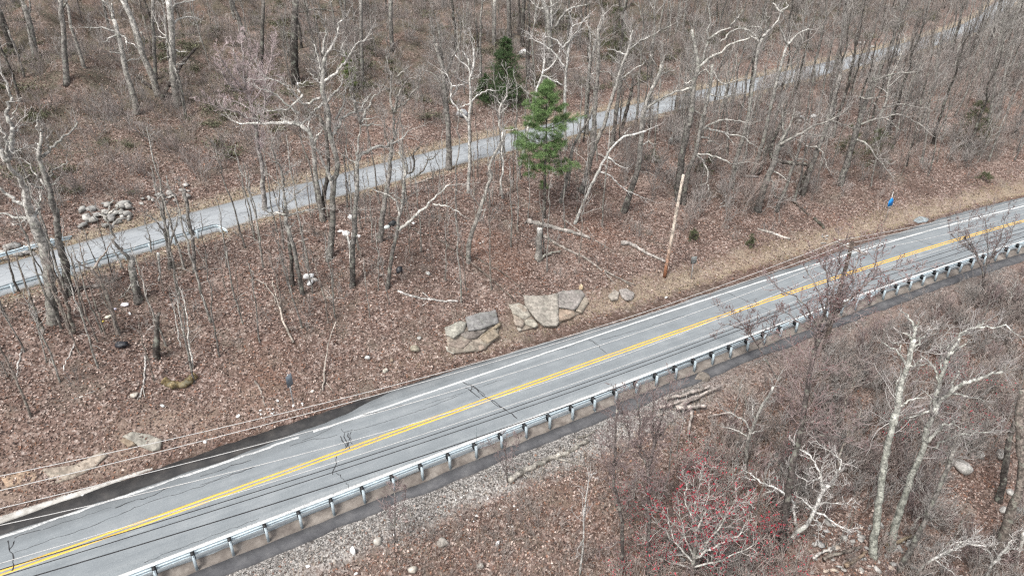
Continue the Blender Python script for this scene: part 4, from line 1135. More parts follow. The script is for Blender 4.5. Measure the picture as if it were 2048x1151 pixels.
# --- big white tree
hero('largest white limbed tree, left of centre, its crown spread over the hillside', 'pale', 'D585,880 605,700 610,560 612,430 625,340 640,260 C1010,1000 1015,930 1000,830 975,760 960,680 960,600 970,480 980,400', (12, 7),
     [('C980,400 1040,310 1080,210 1100,130 1130,80', 6), ('C975,390 965,310 990,200 985,150 950,70', 5), ('C960,640 1010,590 1080,530 1110,490 1180,410 1250,290 1330,255', 6), ('C1150,405 1130,310 1140,265', 3.5), ('C1145,400 1110,360 1050,330', 3.5),
      ('C950,520 925,440 905,340 890,300', 4), ('C945,620 900,590 855,540', 4), ('C1020,1060 1060,1050 1110,960 1160,900 1240,870 1310,850', 7), ('C1070,930 1110,860 1150,780 1145,690 1190,620', 4.5), ('C1240,870 1230,780 1210,720 1185,680', 4.5),
      ('C1290,850 1330,750 1364,740', 4), ('C940,750 880,770 790,800 750,750 690,680 640,640 560,600 480,570', 5), ('C790,715 740,780 690,825 640,845 490,860', 5), ('C760,890 690,830 610,770 540,710 500,690 420,675', 4.5), ('C770,710 740,640 790,620 840,595', 4),
      ('C1000,780 1050,720 1100,660 1140,590', 6), ('C1000,770 960,800 880,870 850,930', 6), ('D612,430 595,350 560,270 520,190 490,130', 8), ('D490,130 515,60 545,40 C960,1030', 5), ('C850,930 790,960 700,965', 5)], 0.75)
hero('pale trunk with a long level white limb reaching left, behind the largest white tree', 'pale', 'D545,630 525,500 500,350 485,200 475,120 C860,1060 800,1000 770,985', (10, 7),
     [('C770,985 700,965 580,960 450,965 300,965 230,960', 7), ('C780,985 700,975 620,970 580,975', 4), ('C860,1060 840,1000 850,930', 5), ('C600,925 720,960', 3), ('C440,965 380,930 310,915', 3)], 0.6)
hero('dark trunk between the pale trunk and the largest white tree', 'dark', 'D540,610 550,480 575,330 580,200 570,100 560,40 C930,900', (9, 5), [('C930,900 870,880 820,830', 5), ('C950,940 990,1000', 4)], 0.5)
hero('pinkish vase shaped tree with fine upswept twigs beyond the upper road', 'pink', 'D165,560 150,400 145,260 120,150 110,40 C385,930 350,810 320,700', (9, 5),
     [('C320,700 220,600 130,480 70,370', 5), ('C320,690 290,560 280,400 265,260', 5), ('C345,800 430,700 500,480 540,350', 4), ('C400,1000 250,880 100,840 0,800', 4), ('C400,1020 460,900 470,700 470,590', 4), ('C330,720 200,660 100,520', 4), ('C330,760 400,560 400,380', 4),
      ('C310,660 240,500 200,330', 4), ('C360,850 260,800 120,760', 3), ('C380,900 480,800 560,640', 3.5), ('C300,600 330,450 350,330', 3.5)], 1.9, scale=0.8)
# --- centre left
hero('dark trunk with a whitish limb arching right and a gnarled crown, left of centre', 'mixed', 'F105,1030 105,800 120,600 125,480 135,300 145,150 E150,1060 150,975', (11, 7),
     [('E150,980 190,930 270,880 340,850 420,855 490,820 570,770 600,710', 7), ('E150,980 160,850 185,700 180,650', 6), ('E180,650 140,540 120,450 80,350', 5), ('E195,650 240,520 290,430 360,370', 4.5), ('E195,660 280,665 370,670', 3.5), ('E185,640 225,615 330,595', 3.5), ('E130,540 180,500 210,540', 3), ('E140,1000 60,950 10,920', 3), ('E120,450 200,470 270,400', 3)], 0.7)
hero('pale broken snag with a white splintered top among white litter', 'white', 'F110,1010 95,800 78,660 60,560', (9, 3), [('F85,700 100,620 95,580', 3), ('F75,640 45,590', 2)], 0, cat='snag', name='snag')
hero('grey tree with a tall branching crown right of the gnarled dark trunk', 'grey', 'F340,650 370,400 400,200 425,50 E440,1000 455,880 470,800', (11, 7),
     [('E480,790 470,640 475,560', 6), ('E475,560 490,480 520,400 560,310 630,245', 5), ('E475,550 540,490 590,460 620,400 680,330 710,250', 5), ('E470,540 445,440 450,320 440,220 410,70', 5), ('E490,790 510,640 540,540', 4), ('E440,860 390,700 400,600', 3.5), ('E500,240 560,190 620,150', 3), ('E440,350 350,300', 3)], 0.9)
hero('leaning forked tree with a long slanting whitish branch, beside the black bag', 'mixed', 'F405,1050 430,850 460,680 490,560 500,450 520,380 540,200 550,50 E540,930 520,900', (8, 4),
     [('F505,560 600,470 700,380 790,290 890,200 935,170', 7), ('F510,440 490,340 450,280 340,230 240,195', 5), ('F530,330 500,280 410,235', 4), ('F520,380 560,310 600,350', 3), ('F790,330 880,350 960,370 1050,440', 3.5), ('E565,1130 580,1050 530,930', 4)], 0.45)
hero('black twisted stems against the upper road, left of the tall grey trunk', 'dark', 'F540,300 E570,1110 640,1080 660,1000 650,920 700,860', (5, 3), [('E640,1140 740,1060 775,970 760,930', 5), ('E590,1080 600,1010 560,900', 4), ('E770,970 830,960 880,900', 3), ('E660,990 620,900', 3)], 0.8)
hero('tall grey trunk in dense fine twigs beside the upper road, left of pine', 'grey', 'P625,975 630,900 620,700 605,560 590,400 550,250', (12, 7),
     [('P605,450 650,330 690,240 695,100', 5.5), ('P550,250 520,140', 4), ('P590,340 560,130 530,60', 4.5), ('P615,600 660,520 720,470', 4), ('P600,520 540,430 480,400', 4), ('P620,560 640,430 700,390', 3)], 1.3, extra=(0.35, 7, 3.5, 30, 55))
hero('white barked tree with forked white limbs at the road, between grey trunk and pine', 'white', 'P738,1110 745,950 745,800 742,690 G345,800 340,600 345,570 375,450 370,330', (7, 3.5),
     [('G325,955 270,870 190,790 175,700 180,650 160,590 140,540', 5), ('G345,580 330,490 210,390', 3.5), ('G330,480 320,410 275,360', 3.5), ('G355,790 400,730 500,685 550,700', 4), ('G180,655 300,630', 3), ('G325,630 260,600 200,540', 3), ('G340,800 250,830', 3), ('G345,590 400,570 430,540', 2.5)], 0.5)
hero('leaning pale tree with a white kinked upper stem, left of the tall cut stump', 'pale', 'F1095,825 1105,650 1160,480 1215,320 1260,180 1290,100 1275,0 G610,1130 640,1040 590,1000 595,920 605,800 655,740 660,640', (9, 3), [('F1170,420 1235,380 1215,440', 2.5), ('F1190,350 1120,260', 2.5), ('G640,1030 700,1020 755,1010', 2.5), ('G600,880 660,820', 2.5), ('G605,800 550,740', 2.5)], 0.5)
hero('slim white stem running down from the road left of the leaning pale tree', 'white', 'P935,1140 925,1040 940,980 930,880 935,760', (4.5, 3), (), 0.3)
# --- around the pine
hero('white trunk leaning behind the left side of the pine', 'white', 'I170,580 215,350 255,190 H160,940 190,750 240,620 250,500', (6, 3.5), [('H240,620 290,580 340,530 380,440', 4), ('H235,645 290,670 340,690 420,740', 4), ('H180,760 165,690', 2.5), ('H150,950 110,820', 2)], 0.5)
hero('white tree with swept white limbs rising behind the top of the pine', 'white', 'X1131,300 H425,890 430,700 440,580 455,450 470,340 480,240 490,200', (6.5, 3.5), [('H428,580 360,490 300,420 220,370 145,325', 4.5), ('H445,480 400,400 330,330 250,310', 4.5), ('H465,360 530,290 580,240', 4), ('H400,410 470,340 560,220 590,150', 4), ('H480,230 540,200 610,180', 3), ('H485,220 470,120 500,60', 3)], 0.6)
hero('pale double trunk high on the hillside behind the pine', 'pale', 'H290,560 300,400 290,250 270,100 240,0', (12, 7), [('H300,260 310,150 305,0', 7), ('H265,80 200,65 150,30', 4), ('H270,70 340,40 380,0', 4), ('H320,140 380,70 400,0', 4), ('H290,420 350,370', 3), ('H340,240 400,150 480,70 610,45', 5)], 0.6)
hero('dark trunk leaning right, starting left of a small white stone by the pine', 'grey', 'I515,870 560,720 600,520 620,410 660,320 750,180 800,60', (7, 3.5), (), 0.5, extra=(0.6, 4, 2.5, 25, 50))
hero('pale trunk standing at the near road edge just right of the pine', 'pale', 'I735,290 H610,1000 620,750 640,560 660,460 700,320 712,220', (10, 4), [('H640,560 635,400 645,290 620,215', 5), ('H690,330 740,220 760,150', 3), ('H600,720 580,740', 3), ('H615,680 660,630 690,620', 3), ('H690,310 640,270', 3)], 0.8)
hero('straight grey trunk second to the right of the pine', 'grey', 'I690,790 760,560 790,400 805,200 812,50 H700,700 712,450 715,250', (10, 5), [('H710,615 770,610 820,630 840,665', 3), ('H715,280 760,200', 3)], 0.6, extra=(0.65, 5, 2.6, 25, 50))
hero('mottled trunk with two broken white side limbs, third to the right of the pine', 'pale', 'I730,640 800,420 850,290 H760,1070 800,920 850,760 900,600 940,500 970,420 1000,260', (9, 4), [('H915,560 860,520 810,470', 3.5), ('H945,465 880,440 795,420', 3.5), ('H975,420 1050,360 1140,320', 4), ('H920,665 1000,600 1100,540', 3.5), ('H910,660 940,690 965,745', 3), ('H990,280 950,230', 3)], 0.8, extra=(0.7, 4, 2.4, 25, 50))
hero('thick mottled trunk crossing the upper road, fourth to the right of the pine', 'grey', 'I955,390 980,200 H870,900 900,700 920,570 960,440', (9, 5), [('H960,440 1010,380 1070,350', 4), ('H1070,350 1040,240', 3), ('H1070,350 1180,290 1364,205', 3.5)], 0.9, extra=(0.5, 5, 2.8, 25, 55))
hero('dark leaning trunk at the near road edge, fifth to the right of the pine', 'dark', 'I1030,260 1090,60 H960,900 990,790 1010,640', (8, 4), [('H975,760 1040,710 1120,690 1160,640', 3.5)], 0.8, extra=(0.5, 5, 2.6, 25, 55))
hero('stout forked tree with a pale arching right limb, left of the bare pole', 'mixed', 'I1055,950 1090,850 1180,560 1200,350 1220,150 H1100,950 1150,800 1230,640 1250,550', (12, 6), [('H1120,930 1200,870 1290,820 1364,790', 5), ('H1230,640 1300,610 1364,600', 4), ('H1210,570 1150,470', 3), ('H1250,550 1270,500', 3), ('I1190,400 1260,355 1305,390 1310,470', 3.5)], 0.8, extra=(0.6, 6, 2.8, 25, 55))
hero('white forked dead limb hanging over the slope between pine and bare pole', 'white', 'I640,1050 700,900 760,770 825,630 880,520 930,440 1000,360 1065,310 1140,295 1245,265', (6, 4), [('I920,485 985,540 1065,580', 4), ('I830,635 870,615 930,635 1000,710 1080,770 1200,820', 4), ('I1065,300 1105,230', 2.5)], 0.12, name='dead_tree')
hero('two thin straight saplings crossing the white forked limb', 'pale', 'I870,1080 890,750 915,530 935,300', (3.6, 2), [('I680,1090 720,850 735,640 750,540', 3)], 0.3, name='sapling', cat='sapling')
# --- right hand woods
hero('tall dark oak left of the bare pole, its branches reaching over the upper road', 'mixed', 'K240,860 260,560 290,400 330,200 J340,1050 360,900 375,700 410,600 400,500 380,380 355,250', (14, 5),
     [('J420,570 520,490 620,440 680,380 780,350 860,315', 6), ('J440,530 490,350 490,260 520,180 505,50', 5), ('J490,340 600,270 690,230', 5), ('J600,355 650,320 670,280 760,245 850,260', 3.5), ('J690,225 740,160 790,95', 3.5), ('J380,740 280,770 180,800 100,850 0,890', 5), ('J370,690 460,600 520,640', 4),
      ('J330,940 410,960 460,1000', 4), ('J400,470 340,410', 3), ('J370,690 300,710 330,650', 3), ('J860,315 920,340', 3)], 0.7)
hero('pale trunk right of the bare pole with white drooping lower branches', 'mixed', 'K285,880 330,600 380,480 420,300 450,150 J470,950 500,800 520,680 530,550', (9, 5),
     [('K450,250 520,200 630,170 730,180 820,190', 4.5), ('K460,248 600,265 700,300 790,310 870,385', 4.5), ('K640,280 680,330 720,390', 3), ('K410,305 490,325 510,345 600,375', 4), ('K510,345 460,395', 3), ('K380,465 490,465 610,505 700,545 800,530', 4.5), ('K400,470 450,520 490,600 490,690 470,720', 4), ('K490,720 500,760 470,800', 3), ('K500,480 545,545', 3),
      ('J500,800 600,830 750,800', 3.5), ('J530,600 620,720 760,670', 3.5)], 0.6, extra=(0.7, 5, 3, 25, 55))
hero('slender whitish forked tree high in the right hand woods', 'pale', 'K690,740 740,480 800,300 850,50 J890,640 910,500 930,380 960,320', (8, 4.5), [('J960,320 1000,280 1090,180 1115,100', 5), ('J1115,100 1050,30', 4), ('J1110,100 1170,60 1160,20', 3.5), ('J1110,95 1170,185', 3), ('J930,370 880,290 800,245', 4), ('J975,290 985,200 985,120', 3), ('J940,320 945,240 870,230', 3)], 0.7)
hero('white Y shaped treetop at the left of the right hand woods', 'pale', 'K870,640 950,400 1010,150 J1080,700 1130,500 1170,380', (8, 4), [('J1170,380 1130,290 1100,200 1110,110', 4), ('J1175,385 1240,310 1320,260 1364,250', 5), ('J1130,490 1200,455', 3)], 0.7)
hero('stout grey tree with a long rising limb, on the bank past the bare pole', 'grey', 'K915,940 980,720 1040,580 1070,480 1090,390', (14, 9), [('K1090,390 1200,330 1290,280 1364,235 Q900,690 1000,630', 6), ('K1080,470 1150,320 1130,200 1125,30', 6), ('K1020,690 1050,690 1055,770 1075,825 1120,840', 3.5), ('K1050,605 1110,640 1195,700', 3.5), ('K1100,380 1200,200 1240,60', 6)], 0.7, extra=(0.75, 4, 3, 25, 50))
hero('grey trunk immediately right of the stout grey tree on the road bank', 'grey', 'K1080,950 1120,830 1150,780 1190,650 1250,480 1300,300', (7, 4), (), 0.7, extra=(0.5, 6, 3, 25, 55))
hero('pair of dark trunks close together right of the stout grey tree', 'dark', 'K1285,800 1320,650 1364,560 Q560,900 640,650', (9, 5), [('Q480,1010 540,860 600,740 660,560', 6)], 0.6, extra=(0.6, 5, 3, 25, 55))
hero('large grey trunk leaning right, standing highest on the bank above the blue sign', 'grey', 'Q955,1060 1000,920 1060,720 1110,560 1150,430', (12, 6), [('Q1060,715 1180,685 1290,660 1370,690 1430,720', 4), ('Q1050,800 1110,830 1160,900 1230,980', 4), ('Q1150,590 1190,650', 3), ('Q1060,560 1140,565 1240,550', 3.5), ('Q1140,470 1250,430 1400,415', 4), ('Q1200,620 1320,600 1420,620', 3), ('Q1220,680 1310,750', 3)], 0.7, extra=(0.6, 6, 3.2, 25, 55))
hero('grey trunk with drooping pale branches left of the leaning large grey trunk', 'grey', 'Q735,1115 790,960 850,800 900,640 960,430', (10, 5), [('Q900,690 980,720 1040,740', 3.5), ('Q760,770 900,790', 3), ('Q760,840 840,860 890,980', 3.5), ('Q700,910 760,920 810,960', 3)], 0.7, extra=(0.5, 6, 3, 25, 55))
# --- hillside beyond the upper road, upper left
hero('pale trunk with three short white side limbs on the upper left hillside', 'pale', 'T860,720 850,640 800,470 770,330 740,210 715,120', (10, 6), [('T740,210 660,180 530,172', 4), ('T740,215 650,265', 3.5), ('T745,215 790,240 800,290', 3.5), ('T790,265 870,300', 3), ('T770,340 690,325', 3), ('T715,120 700,60 640,0', 5), ('T715,110 700,20', 4), ('T800,385 890,368', 3)], 0.5)
hero('tall pale trunk leaning left, crossing a thinner one on the upper left hillside', 'pale', 'T995,600 960,490 900,350 870,240 830,120 770,0', (11, 8), [('T885,200 910,260 910,310', 3)], 0.4, extra=(0.75, 4, 2.5, 25, 50))
hero('slender upright trunk crossing the tall left leaning one on the hillside', 'grey', 'T980,500 970,300 962,130 960,0', (6, 5), (), 0.5, extra=(0.75, 4, 2, 25, 50))
hero('stout pale trunk with a white limb to the right, beside the fallen dark trunk', 'pale', 'T1120,660 1090,480 1080,320 1080,180 1060,0', (13, 9), [('T1080,170 1110,130 1170,110 1250,115', 5), ('T1085,150 1090,50 1130,20 1230,0', 5), ('T1090,310 1130,325 1170,325', 3), ('T1050,240 995,232', 3), ('T1100,405 1180,395', 2.5), ('T1060,380 1045,260', 4)], 0.5)
hero('grey trunk forking near the top, at the far left of the hillside', 'grey', 'T235,400 210,280 180,120 150,30', (12, 7), [('T180,100 190,40 185,0', 5), ('T150,30 130,0', 5)], 0.4, extra=(0.7, 4, 2.4, 25, 50))
hero('dark leaning trunk at the upper left corner', 'dark', 'T90,350 50,230 15,130 -10,60', (11, 8), (), 0.4)
hero('mottled grey trunk between the forked one and the three limbed pale one', 'grey', 'T420,520 410,380 400,200 385,80 380,0', (9, 7), [('T395,50 430,0', 4)], 0.5, extra=(0.6, 4, 2.4, 25, 50))
hero('thin leaning stem on the hillside in front of the mottled grey trunk', 'grey', 'T155,490 110,340 50,190', (4, 3), (), 0.3)
hero('thickest dark trunk at the top, above the largest white tree', 'dark', 'X591,165 X588,90 X592,0', (15, 12), [('X592,24 640,18 672,24', 4), ('X590,70 560,62', 3)], 0.4, extra=(0.6, 4, 2.5, 25, 55))
hero('slim dark trunk left of the thickest dark one at the top', 'dark', 'X521,165 524,90 527,0', (7, 6), (), 0.5)
hero('grey trunk at the top directly above the dark hemlock, left of a pair', 'grey', 'P888,260 887,190 890,0', (8, 7), (), 0.4)
hero('grey trunk at the top above the hemlock, left one of the pair', 'grey', 'P970,230 973,100 975,-20', (9, 8), (), 0.4)
hero('dark trunk at the top above the hemlock, right one of the pair', 'dark', 'P1048,270 1053,120 1060,-20', (8, 7), (), 0.4)
hero('straight trunk at the top left of the white barked forked tree', 'grey', 'P300,290 293,150 290,-20', (8, 7), (), 0.5)
hero('narrow straight trunk at the top over the light green young conifer', 'grey', 'P130,470 122,250 120,-20', (7, 6), (), 0.5)
hero('dark thin trunk on the hillside left of the dark hemlock', 'dark', 'P795,330 788,190 780,100', (5, 3), [('P790,260 850,230', 2.5)], 0.6)
# --- foreground, below the guardrail
hero('left one of the two tall lichened trunks, forking into white limbs', 'lichen', 'M925,1010 930,900 960,690 970,600 990,450 1020,270 1080,20 L350,960 380,820 410,680 440,560 470,460 500,340 525,230', (12, 7),
     [('L525,230 530,150 515,110 480,60 450,0', 5), ('L465,460 400,350 340,310 260,265', 4.5), ('L510,240 485,210 435,180', 3.5), ('L510,330 560,270 610,210 660,165', 4.5), ('L480,470 540,440 600,400', 3.5), ('L400,800 460,750 530,730 605,715', 4), ('L380,740 380,630 400,540 430,485', 3.5), ('L600,220 700,200', 2.5), ('L410,340 400,280 345,260', 3), ('L530,190 560,100', 4)], 0.5, depth=0.3)
hero('right one of two tall lichened trunks, a heavy limb sweeping right', 'lichen', 'M1040,960 1060,880 1090,760 1150,580 1200,440 1270,280 1300,130 L630,980 680,860 710,700 730,600 770,500 800,400', (12, 5),
     [('L680,860 740,760 800,690 900,620 1000,580 1130,540 1250,500', 9), ('L730,600 700,500 660,440 590,370', 4), ('L665,450 570,450', 3), ('L660,830 660,740 635,665', 3), ('L655,830 520,870 420,910', 3.5), ('L800,400 810,330 805,270', 5), ('L815,370 900,310 1000,240', 3.5), ('L800,690 860,580 900,490', 4),
      ('L810,380 870,290 910,190 1040,140 1190,140 1280,130 1350,200', 4.5), ('L1040,140 1115,85', 3), ('L915,205 1015,180', 3), ('L620,1090 720,1000 850,910', 6), ('L755,500 742,400 740,310', 3.5), ('L690,1140 780,1070 920,1020 1150,990', 4), ('L850,910 900,985', 3), ('L830,690 960,700 1100,740', 3)], 0.95, depth=0.3)
hero('dead white leaning tree at the lower right, spreading bare white twigs', 'white', 'M330,920 400,850 470,790 520,690 570,580 620,510', (9, 5), [('M620,510 680,420 690,340 600,270', 4), ('M570,580 560,460 530,390 490,310 400,260', 5), ('M560,460 480,490 360,430', 3), ('M520,705 560,710 650,780 750,830', 4), ('M520,690 440,630 400,600', 3), ('M480,790 560,800', 2.5), ('M540,650 620,650 760,650', 2.5), ('M620,515 740,520', 2.5), ('M500,740 560,800 545,860', 2.5), ('M590,560 560,440 590,340', 3)], 1.0, name='dead_tree', depth=0.25)
hero('small white broken stem with feathery white branch leaning left, lower right', 'white', 'M395,825 380,740 375,690 375,640', (6, 4), [('M375,645 300,580 250,540 130,490 50,470', 5), ('M250,540 170,590', 3), ('M375,710 340,690 300,660', 3), ('M130,490 90,460 45,420', 3), ('M215,525 200,470', 2)], 0.7, name='dead_tree', depth=0.2)
hero('thick dark trunk with fan of reddish budded twigs around the utility pole', 'red', 'M290,960 310,750 340,550 370,350 420,150 U800,950 840,860 870,800 900,700', (13, 4.5),
     [('U800,950 830,800 870,700 880,560 870,430', 3.4), ('U870,800 940,660 1010,540 1060,400', 3.4), ('U850,830 780,700 700,610 590,560', 3), ('U880,760 1000,640 1130,520 1260,450', 3), ('U900,700 920,560 950,440 960,340', 3), ('U880,750 820,560 760,450', 3), ('U900,720 1040,600 1160,420 1170,330', 3), ('U850,820 960,730 1100,680 1200,560', 2.6), ('U830,830 720,760 640,700', 2.6),
      ('M425,100 480,60 590,-20', 3), ('M425,150 520,60 720,35', 2.6), ('M410,180 580,175 800,240', 2.6), ('M415,160 560,120 750,130', 2.6)], 1.25, buds=((0.16, 0.06, 0.06), 0.35, 0.025), depth=0.3)
hero('small maple with brownish red buds over the guardrail, left of the utility pole', 'red', 'X1556,760 X1530,715 U480,890 420,800', (3.6, 1.8), [('U480,890 380,760 270,690', 1.8), ('U440,830 440,730 450,690', 1.8), ('U420,810 500,740 590,720', 1.8), ('U480,890 560,800 600,700', 1.8), ('U400,800 300,770 250,800', 1.8), ('U430,830 340,700', 1.6)], 1.5, buds=((0.17, 0.065, 0.06), 0.4, 0.025), depth=0.35)
hero('thin bare maple reaching over the guardrail near the right edge', 'red', 'X1962,610 Y1680,720 1620,560 1540,440', (3.6, 1.8), [('Y1690,740 1720,600 1710,450 1700,280', 1.8), ('Y1720,640 1800,480 1860,260', 1.8), ('Y1620,560 1500,450 1490,300', 1.6), ('Y1650,620 1570,400 1590,260', 1.6), ('Y1740,600 1880,450 1920,330', 1.6), ('Y1620,560 1440,420 1420,320', 1.6)], 1.2, buds=((0.16, 0.07, 0.06), 0.2, 0.02), depth=0.35)
hero('upright dark stem with fine twigs, nearest tree to the gravel below the guardrail', 'red', 'N185,1130 190,880 165,680 140,590 150,400 155,170', (7, 3), [('N190,940 130,970 70,1000', 3), ('N205,770 230,700 270,640', 4), ('N165,680 110,610', 2.5), ('N150,500 210,400 240,260', 3), ('N150,450 90,340', 3)], 1.2, depth=0.3)
hero('second stem with dense upswept twigs, between dark upright stem and red budded maple', 'red', 'N340,1140 345,860 350,650 340,540 360,440 390,330', (8, 4), [('N345,540 300,420 290,250 280,120', 4), ('N360,450 400,300 430,180 470,90', 4), ('N380,360 460,260 540,200', 3.5), ('N350,480 250,350 200,220', 3.5), ('N370,420 370,260 380,110', 3.5), ('N375,370 500,300', 3)], 1.7, depth=0.3)
hero('red budded maple with pale stems at the bottom edge, brightest red in the view', 'pale', 'N600,1180 605,1100 615,1040 625,850 620,700', (8, 3), [('N615,1050 700,930 800,800', 5), ('N625,1045 750,970 900,890', 5), ('N615,1040 560,900 530,760', 4), ('N622,900 680,750 700,620', 4), ('N610,1080 500,950 450,800', 4), ('N620,860 560,700 570,600', 4), ('N640,1030 760,860 860,700', 4), ('N610,1100 760,1060 960,980', 4), ('N605,1110 440,1060 330,960', 4), ('N625,800 640,650 660,560', 3), ('N500,950 380,820 350,700', 3)], 1.1, buds=RED, depth=0.35)
hero('red budded shrub beside the thick dark trunk at the lower right', 'red', 'M230,1000 220,900 200,850', (4, 2), [('M225,930 170,870 150,810', 3), ('M222,900 250,850 280,830', 3), ('M200,850 190,800', 2), ('M225,940 130,900 80,850', 3)], 1.6, buds=((0.38, 0.03, 0.05), 0.6, 0.035), cat='shrub', name='shrub', depth=0.4)
hero('leaning pale fork with white side branch, right of the brush heap', 'pale', 'N915,560 925,400 945,310 970,250 1000,180 1040,110 1080,40', (7, 4), [('N945,305 920,250 880,220 780,175', 4), ('N930,330 860,290 760,270', 2.5), ('N970,240 960,150', 3), ('N950,310 990,300', 2.5)], 0.9, depth=0.3)
hero('thick brown trunk leaning right along the right edge of the view', 'brown', 'S1270,740 1330,520 1380,360 1440,180 L1390,860 1431,660', (14, 9), (), 0.4, extra=(0.7, 3, 3, 25, 50), depth=0.2)
hero('dark trunk behind the pale split boulder at the right edge', 'dark', 'S1290,330 1340,80 L1310,1050 1390,850 1420,700', (10, 7), (), 0.5, extra=(0.6, 4, 3, 25, 50), depth=0.2)
hero('grey trunk leaning right, right of the broken rock heap', 'grey', 'S640,780 760,570 850,370 950,130 1000,0', (9, 5), [('S720,510 780,440 850,370', 4)], 0.9, extra=(0.4, 7, 3.2, 25, 55), depth=0.2)
hero('pale smooth stem at the lower right corner, cut by the right edge', 'pale', 'S1390,740 1420,650 1470,520', (9, 7), (), 0.5, depth=0.2)
hero('whitish brushy sapling bending right at the bottom right corner', 'white', 'S740,830 800,750 880,700 980,650 1080,610', (5, 3), [('S880,700 1000,620 1130,560', 3), ('S980,650 1100,610 1230,620', 3), ('S1000,640 1080,600 1160,590', 2.5), ('S860,710 950,760 1010,800', 2.5)], 1.2, depth=0.25)
hero('white crooked sapling low at the right corner, left of the pale smooth stem', 'white', 'S1200,830 1260,730 1320,660 1350,620', (6, 3), [('S1260,740 1230,680 1190,600', 3), ('S1320,660 1380,640 1440,650', 2.5), ('S1350,620 1380,560', 2.5)], 0.9, depth=0.25)
hero('thin pale stem leaning over leaves, left of the upright dark stem at the bottom', 'white', 'W1380,1140 1400,950 1410,750 1430,600', (4, 2), [('W1400,940 1360,1010', 2)], 0.6, depth=0.3)
hero('fine reddish sapling on the gravel, right of the white standing scrap', 'red', 'X789,1085 790,1040 790,985', (3, 1.5), [('X790,1060 775,1020 770,990', 1.5), ('X790,1050 805,1010 812,990', 1.5)], 1.6, name='sapling', cat='sapling', depth=0.4)
hero('small reddish sapling at the low end of the pale log', 'red', 'X1015,965 1012,930 1010,885', (3, 1.4), [('X1013,950 1000,920 990,900', 1.4), ('X1012,945 1025,915 1035,890', 1.4)], 1.6, name='sapling', cat='sapling', depth=0.4)

# ------------------------------------------------------------------ conifers
def needle_sprays(m, rng, C, D, n, L, wid, cols):
    """n needles per shoot centre C with direction D."""
    M = len(C); k = M * n
    c = np.repeat(C, n, 0); d = np.repeat(D, n, 0)
    v = unit(d * 0.7 + rng.randn(k, 3) * 0.75 + np.array([0, 0, 0.12]))
    l = L * rng.uniform(0.6, 1.2, k)[:, None]; s = unit(np.cross(v, rng.randn(k, 3))) * wid
    c = c + rng.randn(k, 3) * L * 0.25
    V = np.stack([c - s, c + s, c + v * l], 1)
    cc = np.array(cols)[rng.randint(len(cols), size=k)] * rng.uniform(0.7, 1.3, (k, 1))
    m.add(V.reshape(-1, 3), np.arange(3 * k).reshape(-1, 3), np.repeat(cc, 3, 0))

def pine(uv_base, v_top, label):
    rng = np.random.RandomState(42)
    b = ground(*uv_base); root = thing('pine_tree', label, 'pine tree', tuple(b)); TREE_XY.append((b[0], b[1]))
    H = 5.0
    while proj(b + np.array([0, 0, H]))[0][0][1] > v_top: H += 0.1
    zz = np.linspace(-0.3, H, 16)
    m = MB(); tube1(m, [(0.02 * math.sin(z), 0.02 * math.cos(z * 1.3), z) for z in zz], np.interp(zz, [0, H], [0.17, 0.02]), 8, (0.065, 0.055, 0.048)); m.build('trunk', M_BARK, root, smooth_shade=True)
    mb_, mn = MB(), MB()
    G = [(0.075, 0.135, 0.046), (0.12, 0.20, 0.070), (0.18, 0.275, 0.105), (0.23, 0.33, 0.14), (0.05, 0.09, 0.034)]
    whorls = [(0.22, 1.7, 1), (0.35, 2.7, 6), (0.415, 3.3, 8), (0.53, 3.1, 8), (0.575, 3.7, 8), (0.685, 3.3, 8), (0.735, 2.6, 6), (0.80, 2.3, 8), (0.855, 1.6, 6), (0.90, 1.2, 6), (0.94, 0.8, 6), (0.97, 0.5, 5), (0.99, 0.3, 4)]
    for f, L, n in whorls:
        for k in range(n):
            a = 6.283 * (k + rng.rand() * 0.7) / n; z0 = f * H + rng.uniform(-0.1, 0.1); l = 0.88 * L * rng.uniform(0.5, 1.1)
            if f < 0.4 and f > 0.3 and rng.rand() < 0.3: continue
            d = np.array([math.cos(a), math.sin(a), 0.0]); rise = 0.06 + 0.55 * max(0, f - 0.55)
            P = np.array([[0, 0, z0] + d * l * t + np.array([0, 0, l * (rise * t + 0.16 * t * t - 0.05)]) for t in np.linspace(0, 1, 6)])
            P[1:] += rng.randn(5, 3) * 0.05
            mb_.tubes(P[None], np.linspace(0.035, 0.010, 6)[None] * (0.5 + 0.5 * l / 2.6), 4, (0.09, 0.07, 0.058))
            Q, RQ = children(rng, P[None], np.full((1, 6), 0.02), 4 + 4.2 * l, 0.3, 1.0, 0.36 * l + 0.2, (30, 60), 4, 0.012, 0.6, 0.12, 0.05, 0.0, rend=0.4)
            Q[:, :, 2] = Q[:, :1, 2] + (Q[:, :, 2] - Q[:, :1, 2]) * 0.45
            mb_.tubes(Q, np.maximum(RQ, 0.006), 3, (0.10, 0.08, 0.06))
            C = np.concatenate([Q[:, 1], Q[:, 2], Q[:, 3], Q[:, 3] * 0.5 + Q[:, 2] * 0.5, P[4:6]]); D = np.concatenate([unit(Q[:, 2] - Q[:, 1])] * 4 + [np.repeat(d[None], 2, 0)])
            needle_sprays(mn, rng, C, D, 26, 0.27, 0.0075, G)
    mb_.build('branches', M_BARK, root); mn.build('needles', M_NEEDLE, root)
pine((1088, 436), 164, 'bright green young pine standing alone between the two roads')

